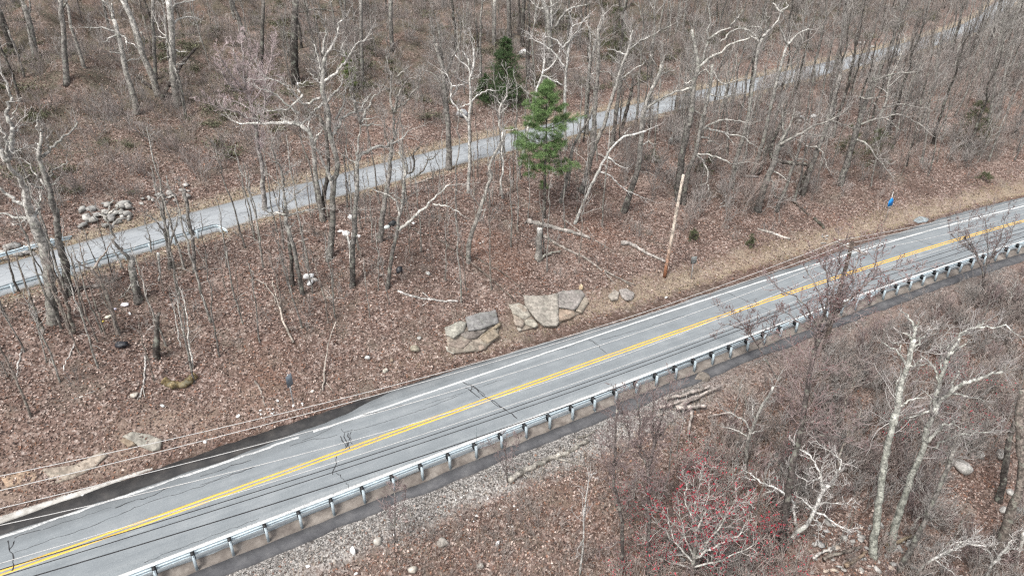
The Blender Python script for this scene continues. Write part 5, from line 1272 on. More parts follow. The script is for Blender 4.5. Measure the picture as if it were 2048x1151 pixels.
def hemlock(label, uv_base, v_top, wpx, cols, seed, dens=1.0, name='hemlock_tree', base=None, sparse=0.0, group=None):
    rng = np.random.RandomState(seed)
    b = ground(*uv_base); root = thing(name, label, 'conifer', tuple(b), group); TREE_XY.append((b[0], b[1]))
    mpp = np.linalg.norm(b - CAMP) / FPX; Wd = wpx * mpp / 2; H = 1.0
    while proj(b + np.array([0, 0, H]))[0][0][1] > v_top and H < 22: H += 0.1
    m = MB(); zz = np.linspace(-0.3, H, 8); tube1(m, [(0, 0, z) for z in zz], np.interp(zz, [0, H], [0.03 * H * 0.5, 0.015]), 6, (0.08, 0.065, 0.055)); m.build('trunk', M_BARK, root)
    mb_, mn = MB(), MB(); N = int(11 * H * dens)
    for k in range(N):
        f = rng.uniform(0.06, 1.0); a = rng.rand() * 6.283; l = Wd * (1.05 - 0.9 * f ** 1.6) * rng.uniform(0.5, 1.15)
        if rng.rand() < sparse: continue
        d = np.array([math.cos(a), math.sin(a), 0]); z0 = f * H
        P = np.array([[0, 0, z0] + d * l * t + np.array([0, 0, l * (0.25 * t - 0.42 * t * t)]) for t in np.linspace(0, 1, 5)]); P[1:] += rng.randn(4, 3) * 0.05
        mb_.tubes(P[None], np.linspace(0.02, 0.006, 5)[None], 3, (0.08, 0.065, 0.055))
        Q, RQ = children(rng, P[None], np.full((1, 5), 0.012), 3 + 4 * l, 0.15, 1.0, 0.4 * l + 0.15, (35, 65), 4, 0.01, 0.6, 0.12, -0.03, 0.0)
        if len(Q) == 0: continue
        C = np.concatenate([Q[:, 1], Q[:, 2], Q[:, 3], P[2:]]); D = np.concatenate([unit(Q[:, 2] - Q[:, 1])] * 3 + [np.repeat(d[None], 3, 0)])
        needle_sprays(mn, rng, C, D, 9, 0.17, 0.014, cols)
    mb_.build('branches', M_BARK, root); mn.build('needles', M_NEEDLE, root)
    return root
DKG = [(0.034, 0.058, 0.026), (0.050, 0.085, 0.034), (0.075, 0.122, 0.046)]
OLV = [(0.060, 0.070, 0.036), (0.080, 0.088, 0.046), (0.10, 0.105, 0.06)]
LTG = [(0.11, 0.15, 0.05), (0.15, 0.19, 0.07)]
hemlock('dense dark green hemlock on the hillside above the upper road', (1012, 208), 76, 88, DKG, 1, 2.6)
hemlock('low dark green hemlock spreading at the foot of the dense dark hemlock', (972, 203), 148, 66, DKG, 2, 1.6)
hemlock('small light green young conifer behind the largest white tree', (700, 178), 108, 44, LTG, 3, 0.8, 'young_conifer')
hemlock('wide olive green conifer on the hillside up and right of the pine', (1228, 120), 15, 92, OLV, 4, 0.9, sparse=0.2)
hemlock('dark olive conifer among the trunks at the right, high above the blue sign', (1935, 300), 200, 80, OLV, 5, 0.9, sparse=0.2)
hemlock('olive conifer sapling among the leaning trunks above the blue sign', (1748, 330), 255, 70, OLV, 6, 0.8, sparse=0.2)
hemlock('small olive conifer between grey trunks in the right hand woods', (1695, 308), 250, 50, OLV, 7, 0.7, sparse=0.2)
hemlock('low dark green bush on the bank above the tan verge at the right', (1967, 362), 346, 34, OLV, 8, 1.0, 'conifer_bush')
hemlock('small green bush on the leafy bank right of the bare pole', (1500, 492), 470, 20, OLV, 9, 0.9, 'conifer_bush')
hemlock('dim olive bush near the road bank, left of the small green bush', (1385, 478), 462, 30, OLV, 10, 1.2, 'conifer_bush')
hemlock('olive bush beside the domed boulder in the middle woods', (1305, 322), 300, 40, OLV, 11, 0.9, 'conifer_bush')
hemlock('olive bush under the white drooping branches right of the bare pole', (1412, 345), 305, 44, OLV, 12, 0.8, 'conifer_bush', sparse=0.2)

# ------------------------------------------------------------------ forest trees of the background, copied from a few grown ones
def grow_tree(name, seed, H, r0, style, lean, crown0, nl, dens, spread=1.0):
    rng = np.random.RandomState(seed)
    K = 16; z = np.linspace(0, 1, K)
    wob = np.cumsum(rng.randn(K, 2) * 0.014 * H, 0) * (z[:, None] ** 0.7)
    T = np.stack([lean[0] * H * z ** 1.3 + wob[:, 0], lean[1] * H * z ** 1.3 + wob[:, 1], H * z - 0.4], 1)
    Rr = r0 * (1 - z) ** 0.75 + 0.022; Rr[0] *= 1.35; Rr[1] *= 1.05
    c0, c1, c2 = (np.array(c) for c in STYLE[style])
    root = bpy.data.objects.new(name, None); root.empty_display_size = 0.3
    f = z[:, None]; col = c0 * (1 - f) + (c0 * 0.4 + c1 * 0.6) * f
    m = MB(); m.tubes(T[None], Rr[None], 7, col[None]); m.build('trunk', M_BARK, root, smooth_shade=True)
    m = MB()
    P1, R1 = children(rng, T[None], Rr[None], nl, crown0, 0.98, 0.30 * H * spread, (28, 62), 9, 0.014, 0.6, 0.17, 0.12, 0.5, rend=0.28)
    Pd, Rd = children(rng, T[None], Rr[None], 3, 0.25, crown0, 0.13 * H, (50, 95), 7, 0.013, 0.4, 0.25, -0.02, 0.0, rend=0.4)
    m.tubes(P1, R1, 5, c1); m.tubes(Pd, Rd, 4, c1 * 1.15)
    l1 = np.linalg.norm(P1[:, -1] - P1[:, 0], axis=1)
    P2, R2 = children(rng, P1, R1, dens * l1 * 2.0, 0.18, 1.0, np.clip(l1 * 0.42, 0.6, 3.0), (28, 68), 6, 0.010, 0.6, 0.24, 0.10)
    m.tubes(P2, np.maximum(R2, 0.015), 3, c1 * 0.5 + c2 * 0.5)
    l2 = np.linalg.norm(P2[:, -1] - P2[:, 0], axis=1)
    P3, R3 = children(rng, P2, R2, dens * np.clip(l2 * 3.0, 1.5, 6), 0.2, 1.0, np.clip(l2 * 0.5, 0.3, 1.4), (25, 60), 4, 0.008, 0.7, 0.2, 0.10)
    m.tubes(P3, np.maximum(R3, 0.0135), 3, c2)
    m.build('crown', M_TWIG, root)
    return root

def copy_thing(src, loc, rotz, sc, label, cat, group):
    r = src.copy(); COL.objects.link(r)
    r.location = loc; r.rotation_euler = (0, 0, rotz); r.scale = (sc, sc, sc)
    tag(r, label, cat, group)
    for ch in src.children:
        c = ch.copy(); COL.objects.link(c); c.parent = r
    return r

PROTO = {}
for k, (sty, n) in enumerate((('grey', 5), ('dark', 3), ('pale', 3), ('brown', 3))):
    for q in range(n):
        sd = 100 * k + q; r_ = np.random.RandomState(sd)
        PROTO.setdefault(sty, []).append(grow_tree('forest_tree', sd, r_.uniform(14, 19), r_.uniform(0.13, 0.21), sty, r_.uniform(-0.05, 0.05, 2), r_.uniform(0.38, 0.5), r_.randint(11, 17), 0.95))
YOUNG = [grow_tree('young_tree', 800 + q, 8.5 + q * 0.8, 0.055 + 0.006 * q, ('grey', 'brown', 'grey', 'pale', 'dark', 'brown')[q], (0.03 * (q % 3 - 1), 0.02), 0.32, 11, 1.0, 0.75) for q in range(6)]
YK = ('grey', 'brown', 'grey', 'pale', 'dark', 'brown')
SAP = [grow_tree('sapling', 700 + q, 5.5 + q * 0.6, 0.030 + 0.004 * q, ('brown', 'grey', 'pale')[q % 3], (0.05 * (q % 3 - 1), 0.03), 0.35, 5, 0.8, 0.55) for q in range(6)]
for o in [x for l in PROTO.values() for x in l] + SAP + YOUNG:
    for ch in list(o.children): COL.objects.unlink(ch)      # the grown originals stay out of the scene; only copies stand in it

PLACED = []
prng = np.random.RandomState(2024)
ADJ = {'grey': 'grey', 'dark': 'dark', 'pale': 'pale', 'brown': 'brown'}
def scatter(src_pick, count, region, mind, label_f, cat, group_f, sc=(0.8, 1.2), tries=60, others=TREE_XY, lean=None):
    made = 0; t = 0; pts = list(others) if mind > 1.2 else []
    while made < count and t < count * tries:
        t += 1
        x, y = region(prng)
        if x is None: continue
        if any((x - a) ** 2 + (y - b) ** 2 < mind * mind for a, b in pts): continue
        z = gz(x, y); uv, fw = proj(np.array([x, y, z]))
        u, v = uv[0]
        src, key = src_pick(prng, u, v)
        lab, grp = label_f(key, u, v), group_f(key, u, v)
        if lab is None: continue
        o = copy_thing(src, (x, y, z), prng.rand() * 6.283, prng.uniform(*sc), lab, cat, grp)
        if cat == 'tree': PLACED.append((o, key, u, v))
        pts.append((x, y)); made += 1
        if mind > 1.2: others.append((x, y))
    return made

def pick_tree(w):
    keys = list(w); p = np.array([w[k] for k in keys], float); p /= p.sum()
    def f(rng, u, v):
        k = keys[rng.choice(len(keys), p=p)]; l = PROTO[k]; return l[rng.randint(len(l))], k
    return f
def pick_sap(rng, u, v): i = rng.randint(len(SAP)); return SAP[i], ('brown', 'grey', 'pale')[i % 3]

def pick_young(rng, u, v): i = rng.randint(6); return YOUNG[i], YK[i]
def inframe(u, v, m=30): return -m < u < 2048 + m and v < 1151 + m
def reg_hill(rng):
    s, b = rng.uniform(-95, 190), 5.5 + 75 * rng.rand() ** 1.1
    x, y = up_xy(s, b); x, y = float(x), float(y)
    uv, _ = proj(np.array([x, y, gz(x, y)])); u, v = uv[0]
    if not inframe(u, v, 10) or v < -60 or (u < 900 and v > 250): return None, None
    return x, y
def reg_rwoods(rng):
    x, y = rng.uniform(5, 130), rng.uniform(50, 175)
    s, a = main_sa(x, y); _, b = up_sb(x, y)
    if a < 10.5 or b > -4.2: return None, None
    uv, _ = proj(np.array([x, y, gz(x, y)])); u, v = uv[0]
    if not inframe(u, v) or u < 1150 or (u < 1345 and v > 330) or v > 425: return None, None
    return x, y
def reg_lslope(rng):
    x, y = rng.uniform(-45, 12), rng.uniform(32, 85)
    s, a = main_sa(x, y); _, b = up_sb(x, y)
    if a < 9 or b > -4.5: return None, None
    uv, _ = proj(np.array([x, y, gz(x, y)])); u, v = uv[0]
    if not inframe(u, v, -5) or u > 1180: return None, None
    return x, y
def reg_low(rng):
    s, a = rng.uniform(-22, 75), -rng.uniform(9.5, 34)
    x, y = main_xy(s, a); x, y = float(x), float(y)
    uv, _ = proj(np.array([x, y, gz(x, y)])); u, v = uv[0]
    if not inframe(u, v, 60) or u < 1150: return None, None
    return x, y

def side(u): return 'left part' if u < 560 else 'middle' if u < 1150 else 'right part'
scatter(pick_tree({'grey': 5, 'dark': 3, 'pale': 2}), 125, reg_hill, 2.8,
        lambda k, u, v: '%s bare trunk with fine twigs in the %s of the hillside beyond the upper road' % (ADJ[k], side(u)), 'tree', lambda k, u, v: '%s trees on the %s of the hillside' % (k, side(u)))
scatter(pick_tree({'grey': 6, 'dark': 3, 'pale': 1.5}), 92, reg_rwoods, 2.3,
        lambda k, u, v: '%s bare tree crowded in the woods between the roads, %s' % (ADJ[k], 'right of the blue sign' if u > 1770 else 'between the bare pole and the blue sign' if u > 1340 else 'between the pine and the bare pole'),
        'tree', lambda k, u, v: '%s trees of the woods between the roads %d' % (k, 0 if u > 1770 else 1 if u > 1340 else 2), (0.7, 1.1))
scatter(pick_young, 160, reg_hill, 1.25, lambda k, u, v: 'slim %s young tree in the %s of the far hillside' % (k, side(u)), 'young tree', lambda k, u, v: '%s young trees on the %s of the hillside' % (k, side(u)), (0.7, 1.3))
scatter(pick_young, 100, reg_rwoods, 1.25, lambda k, u, v: 'slim %s young tree in crowded woods %s of the bare pole' % (k, 'right' if u > 1340 else 'left'), 'young tree', lambda k, u, v: '%s young trees in the woods %s of the bare pole' % (k, 'right' if u > 1340 else 'left'), (0.6, 1.15))
scatter(pick_young, 16, reg_lslope, 1.5, lambda k, u, v: 'slim %s young tree on the leafy slope %s' % (k, 'left of the lichened tree' if u < 580 else 'right of the lichened tree'), 'young tree', lambda k, u, v: '%s young trees on the leafy slope %s the lichened tree' % (k, 'left of' if u < 580 else 'right of'), (0.35, 0.7))
scatter(pick_young, 26, reg_low, 1.5, lambda k, u, v: 'slim %s young tree in the brush below the guardrail' % k, 'young tree', lambda k, u, v: '%s young trees below the guardrail' % k, (0.3, 0.55))
scatter(pick_sap, 85, reg_hill, 1.0, lambda k, u, v: 'thin %s sapling in the %s of the far hillside' % (k, side(u)), 'sapling', lambda k, u, v: '%s saplings on the %s of the hillside' % (k, side(u)), (0.8, 1.5))
scatter(pick_sap, 95, reg_rwoods, 0.8, lambda k, u, v: 'thin %s sapling in crowded woods %s of the bare pole' % (k, 'right' if u > 1340 else 'left'), 'sapling', lambda k, u, v: '%s saplings in the woods %s of the bare pole' % (k, 'right' if u > 1340 else 'left'), (0.8, 1.6))
scatter(pick_sap, 115, reg_lslope, 0.8, lambda k, u, v: 'thin %s sapling on the leafy slope %s' % (k, 'left of the lichened tree' if u < 580 else 'right of the lichened tree'), 'sapling', lambda k, u, v: '%s saplings on the leafy slope %s the lichened tree' % (k, 'left of' if u < 580 else 'right of'), (0.6, 1.45))
scatter(pick_tree({'brown': 3, 'grey': 1}), 9, reg_low, 3.5, lambda k, u, v: '%s slender tree in the brush below the guardrail' % k, 'tree', lambda k, u, v: '%s trees below the guardrail' % k, (0.35, 0.5))
scatter(pick_sap, 40, reg_low, 1.0, lambda k, u, v: 'thin %s sapling in the brush below the guardrail' % k, 'sapling', lambda k, u, v: '%s saplings below the guardrail' % k, (0.5, 1.0))

# tell the copied trees apart by the nearest landmark
MARKS = [('the dark hemlock', 1012, 208), ('the stout pale trunk by the fallen dark one', 356, 210), ('the pale trunk with three short limbs', 273, 229), ('the far left forking trunk', 75, 127),
         ('the thickest dark trunk', 591, 165), ('the light green young conifer', 700, 178), ('the pale double trunk', 1098, 131), ('the wide olive conifer', 1228, 120), ('the largest whitish boulder', 1046, 112),
         ('the tall dark oak', 1356, 402), ('the stout forked tree', 1247, 423), ('the pine', 1088, 436), ('the stout grey bank tree', 1515, 420), ('the leaning large grey trunk', 1680, 368), ('the olive conifer sapling', 1748, 330),
         ('the dark olive conifer', 1935, 300), ('the whitish rocks', 1610, 238), ('the domed boulder', 1349, 284), ('the top right bend of the upper road', 1880, 70), ('the pale split boulder', 2000, 912), ('the utility pole', 1640, 700), ('the brush heap', 1390, 730)]
_slots = {}
for o, key, u, v in PLACED:
    d = sorted((math.hypot(u - a, v - b), n, a, b) for n, a, b in MARKS)[0]
    du, dv = u - d[2], v - d[3]
    rel = ('right of' if du > 0 else 'left of') if abs(du) > abs(dv) else ('below' if dv > 0 else 'above')
    _slots.setdefault((key, d[1], rel), []).append((d[0], o))
for (key, mark, rel), l in _slots.items():
    for i, (d, o) in enumerate(sorted(l, key=lambda q: q[0])):
        o['label'] = '%s bare tree %s%s %s' % (key, ('', 'second ', 'third ', 'fourth ', 'fifth ', 'sixth ', 'seventh ', 'eighth ', 'ninth ', 'tenth ')[min(i, 9)], rel, mark) if i else 'nearest %s bare tree %s %s' % (key, rel, mark)

# ------------------------------------------------------------------ fallen logs, stump, cut branches
def log(label, s, w, col, name='fallen_log', cat='log', lift=0.5, taper=0.6, branches=(), S=7, jag=0.03, group=None, raise_=None):
    pts = trace(s); G = np.array([ground(u, v) for u, v in pts]); c = G.mean(0); mpp = np.linalg.norm(c - CAMP) / FPX
    r = np.linspace(1, taper, len(G)) * w * mpp * 0.5
    # a log is straight between the humps of the ground: relax heights
    P = G.copy(); P[:, 2] += r * lift * 1.4
    if raise_: P[:, 2] += np.linspace(raise_[0], raise_[1], len(P))
    K = max(6, 4 * len(P)); Q = resample(P, K); rr_ = np.interp(np.linspace(0, 1, K), np.linspace(0, 1, len(r)), r)
    Q[:, 2] = np.maximum(Q[:, 2], height(Q[:, 0], Q[:, 1]) + rr_ * 0.3)
    rg_ = np.random.RandomState(int(abs(c[0]) * 100) % 9999); Q[1:-1] += rg_.randn(K - 2, 3) * jag
    t = thing(name, label, cat, tuple(c), group)
    m = MB(); cc = np.array(col) * (1 + 0.22 * rg_.randn(K, 1)); m.tubes((Q - c)[None], (rr_ * (1 + 0.1 * rg_.randn(K)))[None], S, np.clip(cc, .02, 1)[None], True); m.build('stem', M_WOOD, t, smooth_shade=True)
    for bs, bw in branches:
        bp = np.array([ground(u, v) for u, v in trace(bs)]); bp[:, 2] += bw * mpp * 0.6; k = max(5, 3 * len(bp))
        m = MB(); m.tubes((resample(bp, k) - c)[None], (np.linspace(1, 0.4, k) * bw * mpp * 0.5)[None], 5, col, True); m.build('branch', M_WOOD, t, smooth_shade=True)
    return t
CROP['Z'] = (1020, 430, .1477)
LG, LB, LW = (0.34, 0.31, 0.285), (0.10, 0.08, 0.068), (0.42, 0.395, 0.37)
log('long broken grey log lying right of the cut stump, upper end rusty brown', 'Z230,100 400,140 560,180 800,240 1000,290 1080,330', 10.5, LG, branches=[('Z200,120 250,70', 3)])
log('grey end piece of the long log, its tip by the foot of the bare pole', 'Z1500,395 1600,400 1700,440 1800,500 1890,545 X1318,518 1335,527', 8, LG)
log('thin fallen trunk from the cut stump to the road bank, forked white end', 'Z450,290 560,360 700,440 850,510 1000,580 1120,660 1250,760', 6.5, (0.25, 0.22, 0.195), branches=[('Z1270,760 1400,830 1550,900 1700,960', 4), ('Z1280,780 1340,850 1430,945', 3), ('Z1540,900 1640,970', 3), ('Z600,400 760,450', 2)])
log('bent pale dead branch lying over the long broken log', 'Z720,60 800,120 930,220 1080,320', 3.5, (0.33, 0.29, 0.26), branches=[('Z720,60 700,20 780,20', 2), ('Z1150,350 1280,420 1390,495', 2.5), ('Z1040,170 1110,280', 2)], name='dead_branch', cat='branch')
log('long dark fallen trunk reaching down to the rock ledges', 'P5,5 X880,490 935,520 985,561 1028,602', 5, LB) if False else log('long dark fallen trunk reaching down to the rock ledges', 'X875,478 905,500 934,519 985,561 1028,602', 5, LB, branches=[('X880,482 905,489 930,510', 2), ('X868,486 900,500', 2)])
log('short dark fallen stem parallel to the long dark trunk, nearer the cut stump', 'X950,516 985,535 1020,557 1048,585', 3.5, LB)
log('dark fallen stem in the littered hollow above the small grey stone', 'X826,459 845,468 870,473', 4, LB)
log('whitish dead branch on the leaves left of the rock ledges', 'X795,583 830,595 860,600 888,603 916,604', 5, LW, branches=[('X845,586 862,600', 3), ('X845,612 862,601', 2.5)], name='dead_branch', cat='branch', taper=0.9)
log('short pale log on the bank above the gully near the road', 'X1515,459 1545,468 1579,479', 5, (0.34, 0.31, 0.28), taper=0.9)
log('dark rotten log pointing down the bank left of the blue sign', 'X1583,402 1605,420 1617,431', 5, LB)
log('dark mossy log end in the gully just above the stones', 'X1628,438 1640,450 1648,458', 6, (0.07, 0.062, 0.05), taper=0.9)
log('thick patchy log on the gravel slope below the guardrail', 'W970,615 1050,560 1170,500 1230,475 1290,455 1360,415 1430,378', 12, (0.27, 0.25, 0.22), branches=[('W1230,480 1330,500 1440,530', 4), ('W1370,360 1420,350 1470,320', 5), ('W1050,560 1090,590', 3)], S=9, jag=0.05)
for i, (s, w) in enumerate((('N430,130 520,115 610,92 700,60', 7), ('N405,185 500,160 640,115 765,62', 6), ('N505,200 590,190 680,178', 8), ('N505,180 570,150 640,130', 6), ('N270,245 340,235 420,225', 4), ('N595,215 590,260 570,350', 6), ('N690,235 760,220 830,222', 4))):
    log(['cut pole on top of the brush heap below the guardrail', 'longest cut branch slanting across the brush heap', 'thick lowest cut log of the brush heap, over the brown rock', 'short cut branch in the middle of the brush heap', 'lone cut branch left of the brush heap', 'broken stem hanging down below the brush heap', 'thin branch lying right of the brush heap'][i], s, w, (0.31, 0.27, 0.245), 'cut_branch', 'branch', 0.5, 0.8, raise_=(0.25 + 0.1 * (i % 3), 0.35))
log('rotten mossy log lying across the leafy slope at left', 'V945,1105 985,1128 1030,1132 1080,1118 1130,1072', 14, (0.15, 0.115, 0.060), taper=0.9, S=9)
log('grey log on the roadside below the near upper guardrail', 'B625,765 740,755 860,735', 7, (0.24, 0.21, 0.19), taper=0.8)
log('thin fallen stem rising from the grey roadside log to the dark snag', 'B880,730 960,695 1050,655', 4, (0.25, 0.21, 0.18))
log('log on the near verge of the upper road right of the black twisted stems', 'F640,165 700,145 790,112', 5, (0.28, 0.24, 0.21), taper=0.8)
log('dark fallen trunk leaning across the hillside behind the stout pale trunk', 'T1020,640 1080,590 1150,520 1258,440', 8, (0.045, 0.037, 0.033), raise_=(0.2, 2.4))
log('dark rotting logs crossed at the foot of the tall left leaning trunk', 'T900,520 960,560 1080,600', 7, (0.05, 0.042, 0.038))
log('grey log on the slope behind the white forked dead limb', 'I825,465 880,485 1000,530 1110,570', 5, (0.25, 0.22, 0.2))
log('end of a grey log behind the double trunk left of the bare pole', 'I1210,610 1340,660', 4, (0.25, 0.22, 0.2))
log('pale log end beyond the bare pole, whitish cut face', 'K805,655 850,658 920,662', 5, (0.36, 0.33, 0.31), taper=0.8)
log('white forked dead twig lying on the bank right of the bare pole', 'K590,920 640,895 670,870 685,820', 2.5, LW, branches=[('K600,890 640,860', 2)], name='dead_branch', cat='branch')
log('white dead branch standing out of the leaves below the dark snag', 'X290,712 291,740 287,770 280,795', 4, LW, branches=[('X284,780 275,800', 2), ('X286,775 290,795', 2)], name='dead_branch', cat='branch')
log('white stick on the leafy slope at the far left', 'X45,697 40,715 36,730 34,752', 3.5, LW, name='dead_branch', cat='branch')
log('curved pale stick on the leaves below the two stemmed brown tree', 'X150,688 140,708 130,730 127,742', 3, LW, name='dead_branch', cat='branch')
log('straight pale stick lying level on the leaves at the left', 'X144,799 165,792 193,781', 2.2, LW, name='dead_branch', cat='branch')
log('bare broken branch by the edge-on sign, left side', 'X510,762 522,782 528,805 533,812', 4, (0.29, 0.25, 0.22), name='dead_branch', cat='branch')
log('leaning dead stem with a bent top left of the lichened tree', 'V1690,880 1640,790 1610,700 1580,580', 4.5, (0.33, 0.29, 0.25), name='dead_branch', cat='branch', raise_=(0, 0.9))
log('pale stem bowed over the leaves under the leaning dead stem', 'V1590,655 1560,600 1520,560 1440,548', 2.5, (0.36, 0.32, 0.28), name='dead_branch', cat='branch', raise_=(0.1, 0.6))
log('thin dead stem leaning right of the edge-on sign', 'X646,783 652,740 660,700 676,665', 3, (0.36, 0.32, 0.28), name='dead_branch', cat='branch', raise_=(0.1, 1.0), branches=[('X650,760 640,785', 2), ('X652,765 668,785', 2)])
log('heavy grey dead limb lying on the broken rock heap', 'M495,1050 570,1010 640,975', 6, LW, raise_=(0.3, 0.4), branches=[('M620,990 760,860', 5)])
log('dark forked log on the broken rock heap at the bottom', 'M570,1070 620,1040 700,1020 830,980', 7, (0.13, 0.11, 0.095), raise_=(0.4, 0.4), branches=[('M620,1040 600,920', 5)])
log('brown peeled log right of the dark forked log on the rocks', 'M720,1110 800,1060 870,1010', 8, (0.22, 0.165, 0.12), raise_=(0.3, 0.3))
log('tan mossy log crossing the foot of the lichened trunks', 'M1010,960 1090,930 1190,890', 8, (0.25, 0.20, 0.14), raise_=(0.2, 0.2))

# tall cut stump and the chunk beside it
b = ground(1077, 516); st = thing('tree_stump', 'tall cut tree stump with a white top, lower left of the long broken log', 'stump', tuple(b))
mpp = np.linalg.norm(b - CAMP) / FPX; hs = 2.0
while proj(b + np.array([0.05, 0, hs]))[0][0][1] > 457: hs += 0.05
zz = np.linspace(-0.3, hs, 9); m = MB()
cc = np.array([(0.24, 0.225, 0.205) if z < hs * 0.75 else (0.36, 0.35, 0.33) for z in zz])
m.tubes(np.array([[(0.02 * z, 0, z) for z in zz]]), (np.interp(zz, [-0.3, 0.1, 0.6, hs], [20, 17, 13, 10.5]) * mpp / 2)[None], 11, cc[None], True); m.build('trunk', M_WOOD, st, smooth_shade=True)
m = MB(); tube1(m, [(0.02 * hs, 0, hs), (0.02 * hs, 0, hs + 0.025)], 10.2 * mpp / 2, 11, (0.62, 0.60, 0.56)); m.build('cut_face', M_WOOD, st)
for a, b2 in ((20, 0.55), (140, 0.5), (260, 0.6)):
    m = MB(); d = np.array([math.cos(R(a)), math.sin(R(a)), 0]); tube1(m, [d * 0.1 + np.array([0, 0, 0.35]), d * 0.32 + np.array([0, 0, 0.08]), d * b2 + np.array([0, 0, -0.12])], [0.14, 0.10, 0.05], 6, (0.2, 0.185, 0.165)); m.build('root', M_WOOD, st, smooth_shade=True)
log('curved lichened chunk of trunk lying beside the tall cut stump', 'Z400,625 450,590 540,550 680,525', 6, (0.27, 0.26, 0.225), taper=0.6, raise_=(0.1, 0.25))

# ------------------------------------------------------------------ leaf litter, gravel, grass: nobody could count these
def sample_ground(rng, n, xr, yr, keep):
    x = rng.uniform(xr[0], xr[1], n); y = rng.uniform(yr[0], yr[1], n)
    uv, fw = proj(np.stack([x, y, np.zeros(n)], 1))
    ok = (uv[:, 0] > -120) & (uv[:, 0] < 2170) & (uv[:, 1] < 1260)
    x, y = x[ok], y[ok]; s, a = main_sa(x, y); _, b = up_sb(x, y)
    k = keep(rng, x, y, s, a, b); return x[k], y[k]

def flat_bits(name, x, y, rng, size, cols, mat, curl=0.35, lift=0.02, aspect=(0.45, 0.8)):
    n = len(x); z = height(x, y) + lift + rng.rand(n) * 0.05
    an = rng.rand(n) * 6.283; L = size[0] + (size[1] - size[0]) * rng.rand(n); W = L * rng.uniform(*aspect, n)
    tilt = rng.randn(n, 2) * curl
    d = np.stack([np.cos(an), np.sin(an), tilt[:, 0]], 1); e = np.stack([-np.sin(an), np.cos(an), tilt[:, 1]], 1)
    c = np.stack([x, y, z], 1); up = np.zeros((n, 3)); up[:, 2] = rng.uniform(-0.2, 0.45, n) * L
    V = np.stack([c - d * L[:, None] * 0.5, c + e * W[:, None] * 0.5 + up * 0.6, c + d * L[:, None] * 0.5, c - e * W[:, None] * 0.5 + up], 1)
    F = (np.arange(n)[:, None] * 4 + np.array([[0, 3, 1], [3, 2, 1]]).reshape(1, 6)).reshape(-1, 3)
    cols = np.array(cols); cc = cols[rng.randint(len(cols), size=n)] * rng.uniform(0.7, 1.25, (n, 1))
    m = MB(); m.add(V.reshape(-1, 3), F, np.repeat(cc, 4, 0)); o = m.build(name, mat); tag(o, kind='stuff'); return o

lr = np.random.RandomState(99)
LEAFC = [(0.115, 0.074, 0.060), (0.16, 0.106, 0.088), (0.19, 0.132, 0.111), (0.24, 0.172, 0.145), (0.30, 0.228, 0.195), (0.40, 0.325, 0.285), (0.080, 0.056, 0.048), (0.20, 0.108, 0.074), (0.060, 0.046, 0.041)]
def keep_leaf(rng, x, y, s, a, b):
    d = np.hypot(x, y); p = np.clip(1.15 - d / 110.0, 0.10, 1.0)
    off = ((a > 4.6) | (a < -6.4)) & (np.abs(b) > 3.0)
    verge = np.where((a > 4.6) & (a < 7.5) & (s > -12), 0.35, 1.0) * np.where((a < -6) & (a > -8.2), 0.12, 1.0)
    return off & (rng.rand(len(x)) < p * verge)
x, y = sample_ground(lr, 1900000, (-75, 110), (14, 130), keep_leaf)
x, y = x[:260000], y[:260000]
flat_bits('leaf_litter', x, y, lr, (0.10, 0.21), LEAFC, M_LEAF)

def keep_grav(rng, x, y, s, a, b):
    lim = -7.9 + np.clip((s + 6) / 12, 0, 1) * 2.2 + 0.9 * np.sin(s * 0.6) + rng.randn(len(x)) * 0.35
    return (a < -5.9) & (a > lim)
x, y = sample_ground(lr, 900000, (-40, 75), (14, 75), keep_grav)
flat_bits('gravel', x[:45000], y[:45000], lr, (0.05, 0.12), [(0.30, 0.285, 0.27), (0.20, 0.19, 0.18), (0.40, 0.385, 0.365), (0.11, 0.105, 0.10), (0.25, 0.22, 0.20)], M_STONE, 0.5, 0.0, (0.6, 1.0))

def blades(name, x, y, rng, h, cols, per=5, wid=0.012, spread=0.10, lean=0.55):
    n = len(x) * per; X = np.repeat(x, per) + rng.randn(n) * spread; Y = np.repeat(y, per) + rng.randn(n) * spread
    Z = height(X, Y) - 0.02; an = rng.rand(n) * 6.283; H = rng.uniform(*h, n); le = rng.uniform(0.1, 1, n) * lean
    b = np.stack([X, Y, Z], 1); sd = np.stack([np.cos(an), np.sin(an), np.zeros(n)], 1) * wid
    t = b + np.stack([-np.sin(an) * H * le + rng.randn(n) * 0.05, np.cos(an) * H * le, H * np.sqrt(np.maximum(1 - le ** 2, 0.1))], 1)
    V = np.stack([b - sd, b + sd, t], 1); cols = np.array(cols); cc = cols[rng.randint(len(cols), size=n)] * rng.uniform(0.75, 1.25, (n, 1))
    m = MB(); m.add(V.reshape(-1, 3), np.arange(3 * n).reshape(-1, 3), np.repeat(cc, 3, 0)); return tag(m.build(name, M_LEAF), kind='stuff')
def keep_tan(rng, x, y, s, a, b):
    w = 6.0 + np.interp(s, [0, 25], [0, 0.9]) + 0.6 * np.sin(s * 0.35) + rng.randn(len(x)) * 0.9
    m1 = (a > 4.9) & (a < w) & (s > -22) & (rng.rand(len(x)) < np.interp(s, [-22, -8, 10, 70], [0.25, 0.45, 0.9, 0.9])) & ~((a > 5.6) & (a < 6.3) & (s > 5))
    ab = np.abs(b); m2 = (ab > 2.7) & (ab < 3.3 + np.abs(rng.randn(len(x))) * 0.55) & (a > 6)
    return m1 | m2
x, y = sample_ground(lr, 420000, (-60, 125), (20, 150), keep_tan)
blades('dry_grass', x[:22000], y[:22000], lr, (0.12, 0.32), [(0.40, 0.32, 0.215), (0.47, 0.385, 0.27), (0.30, 0.235, 0.16), (0.25, 0.24, 0.12)])
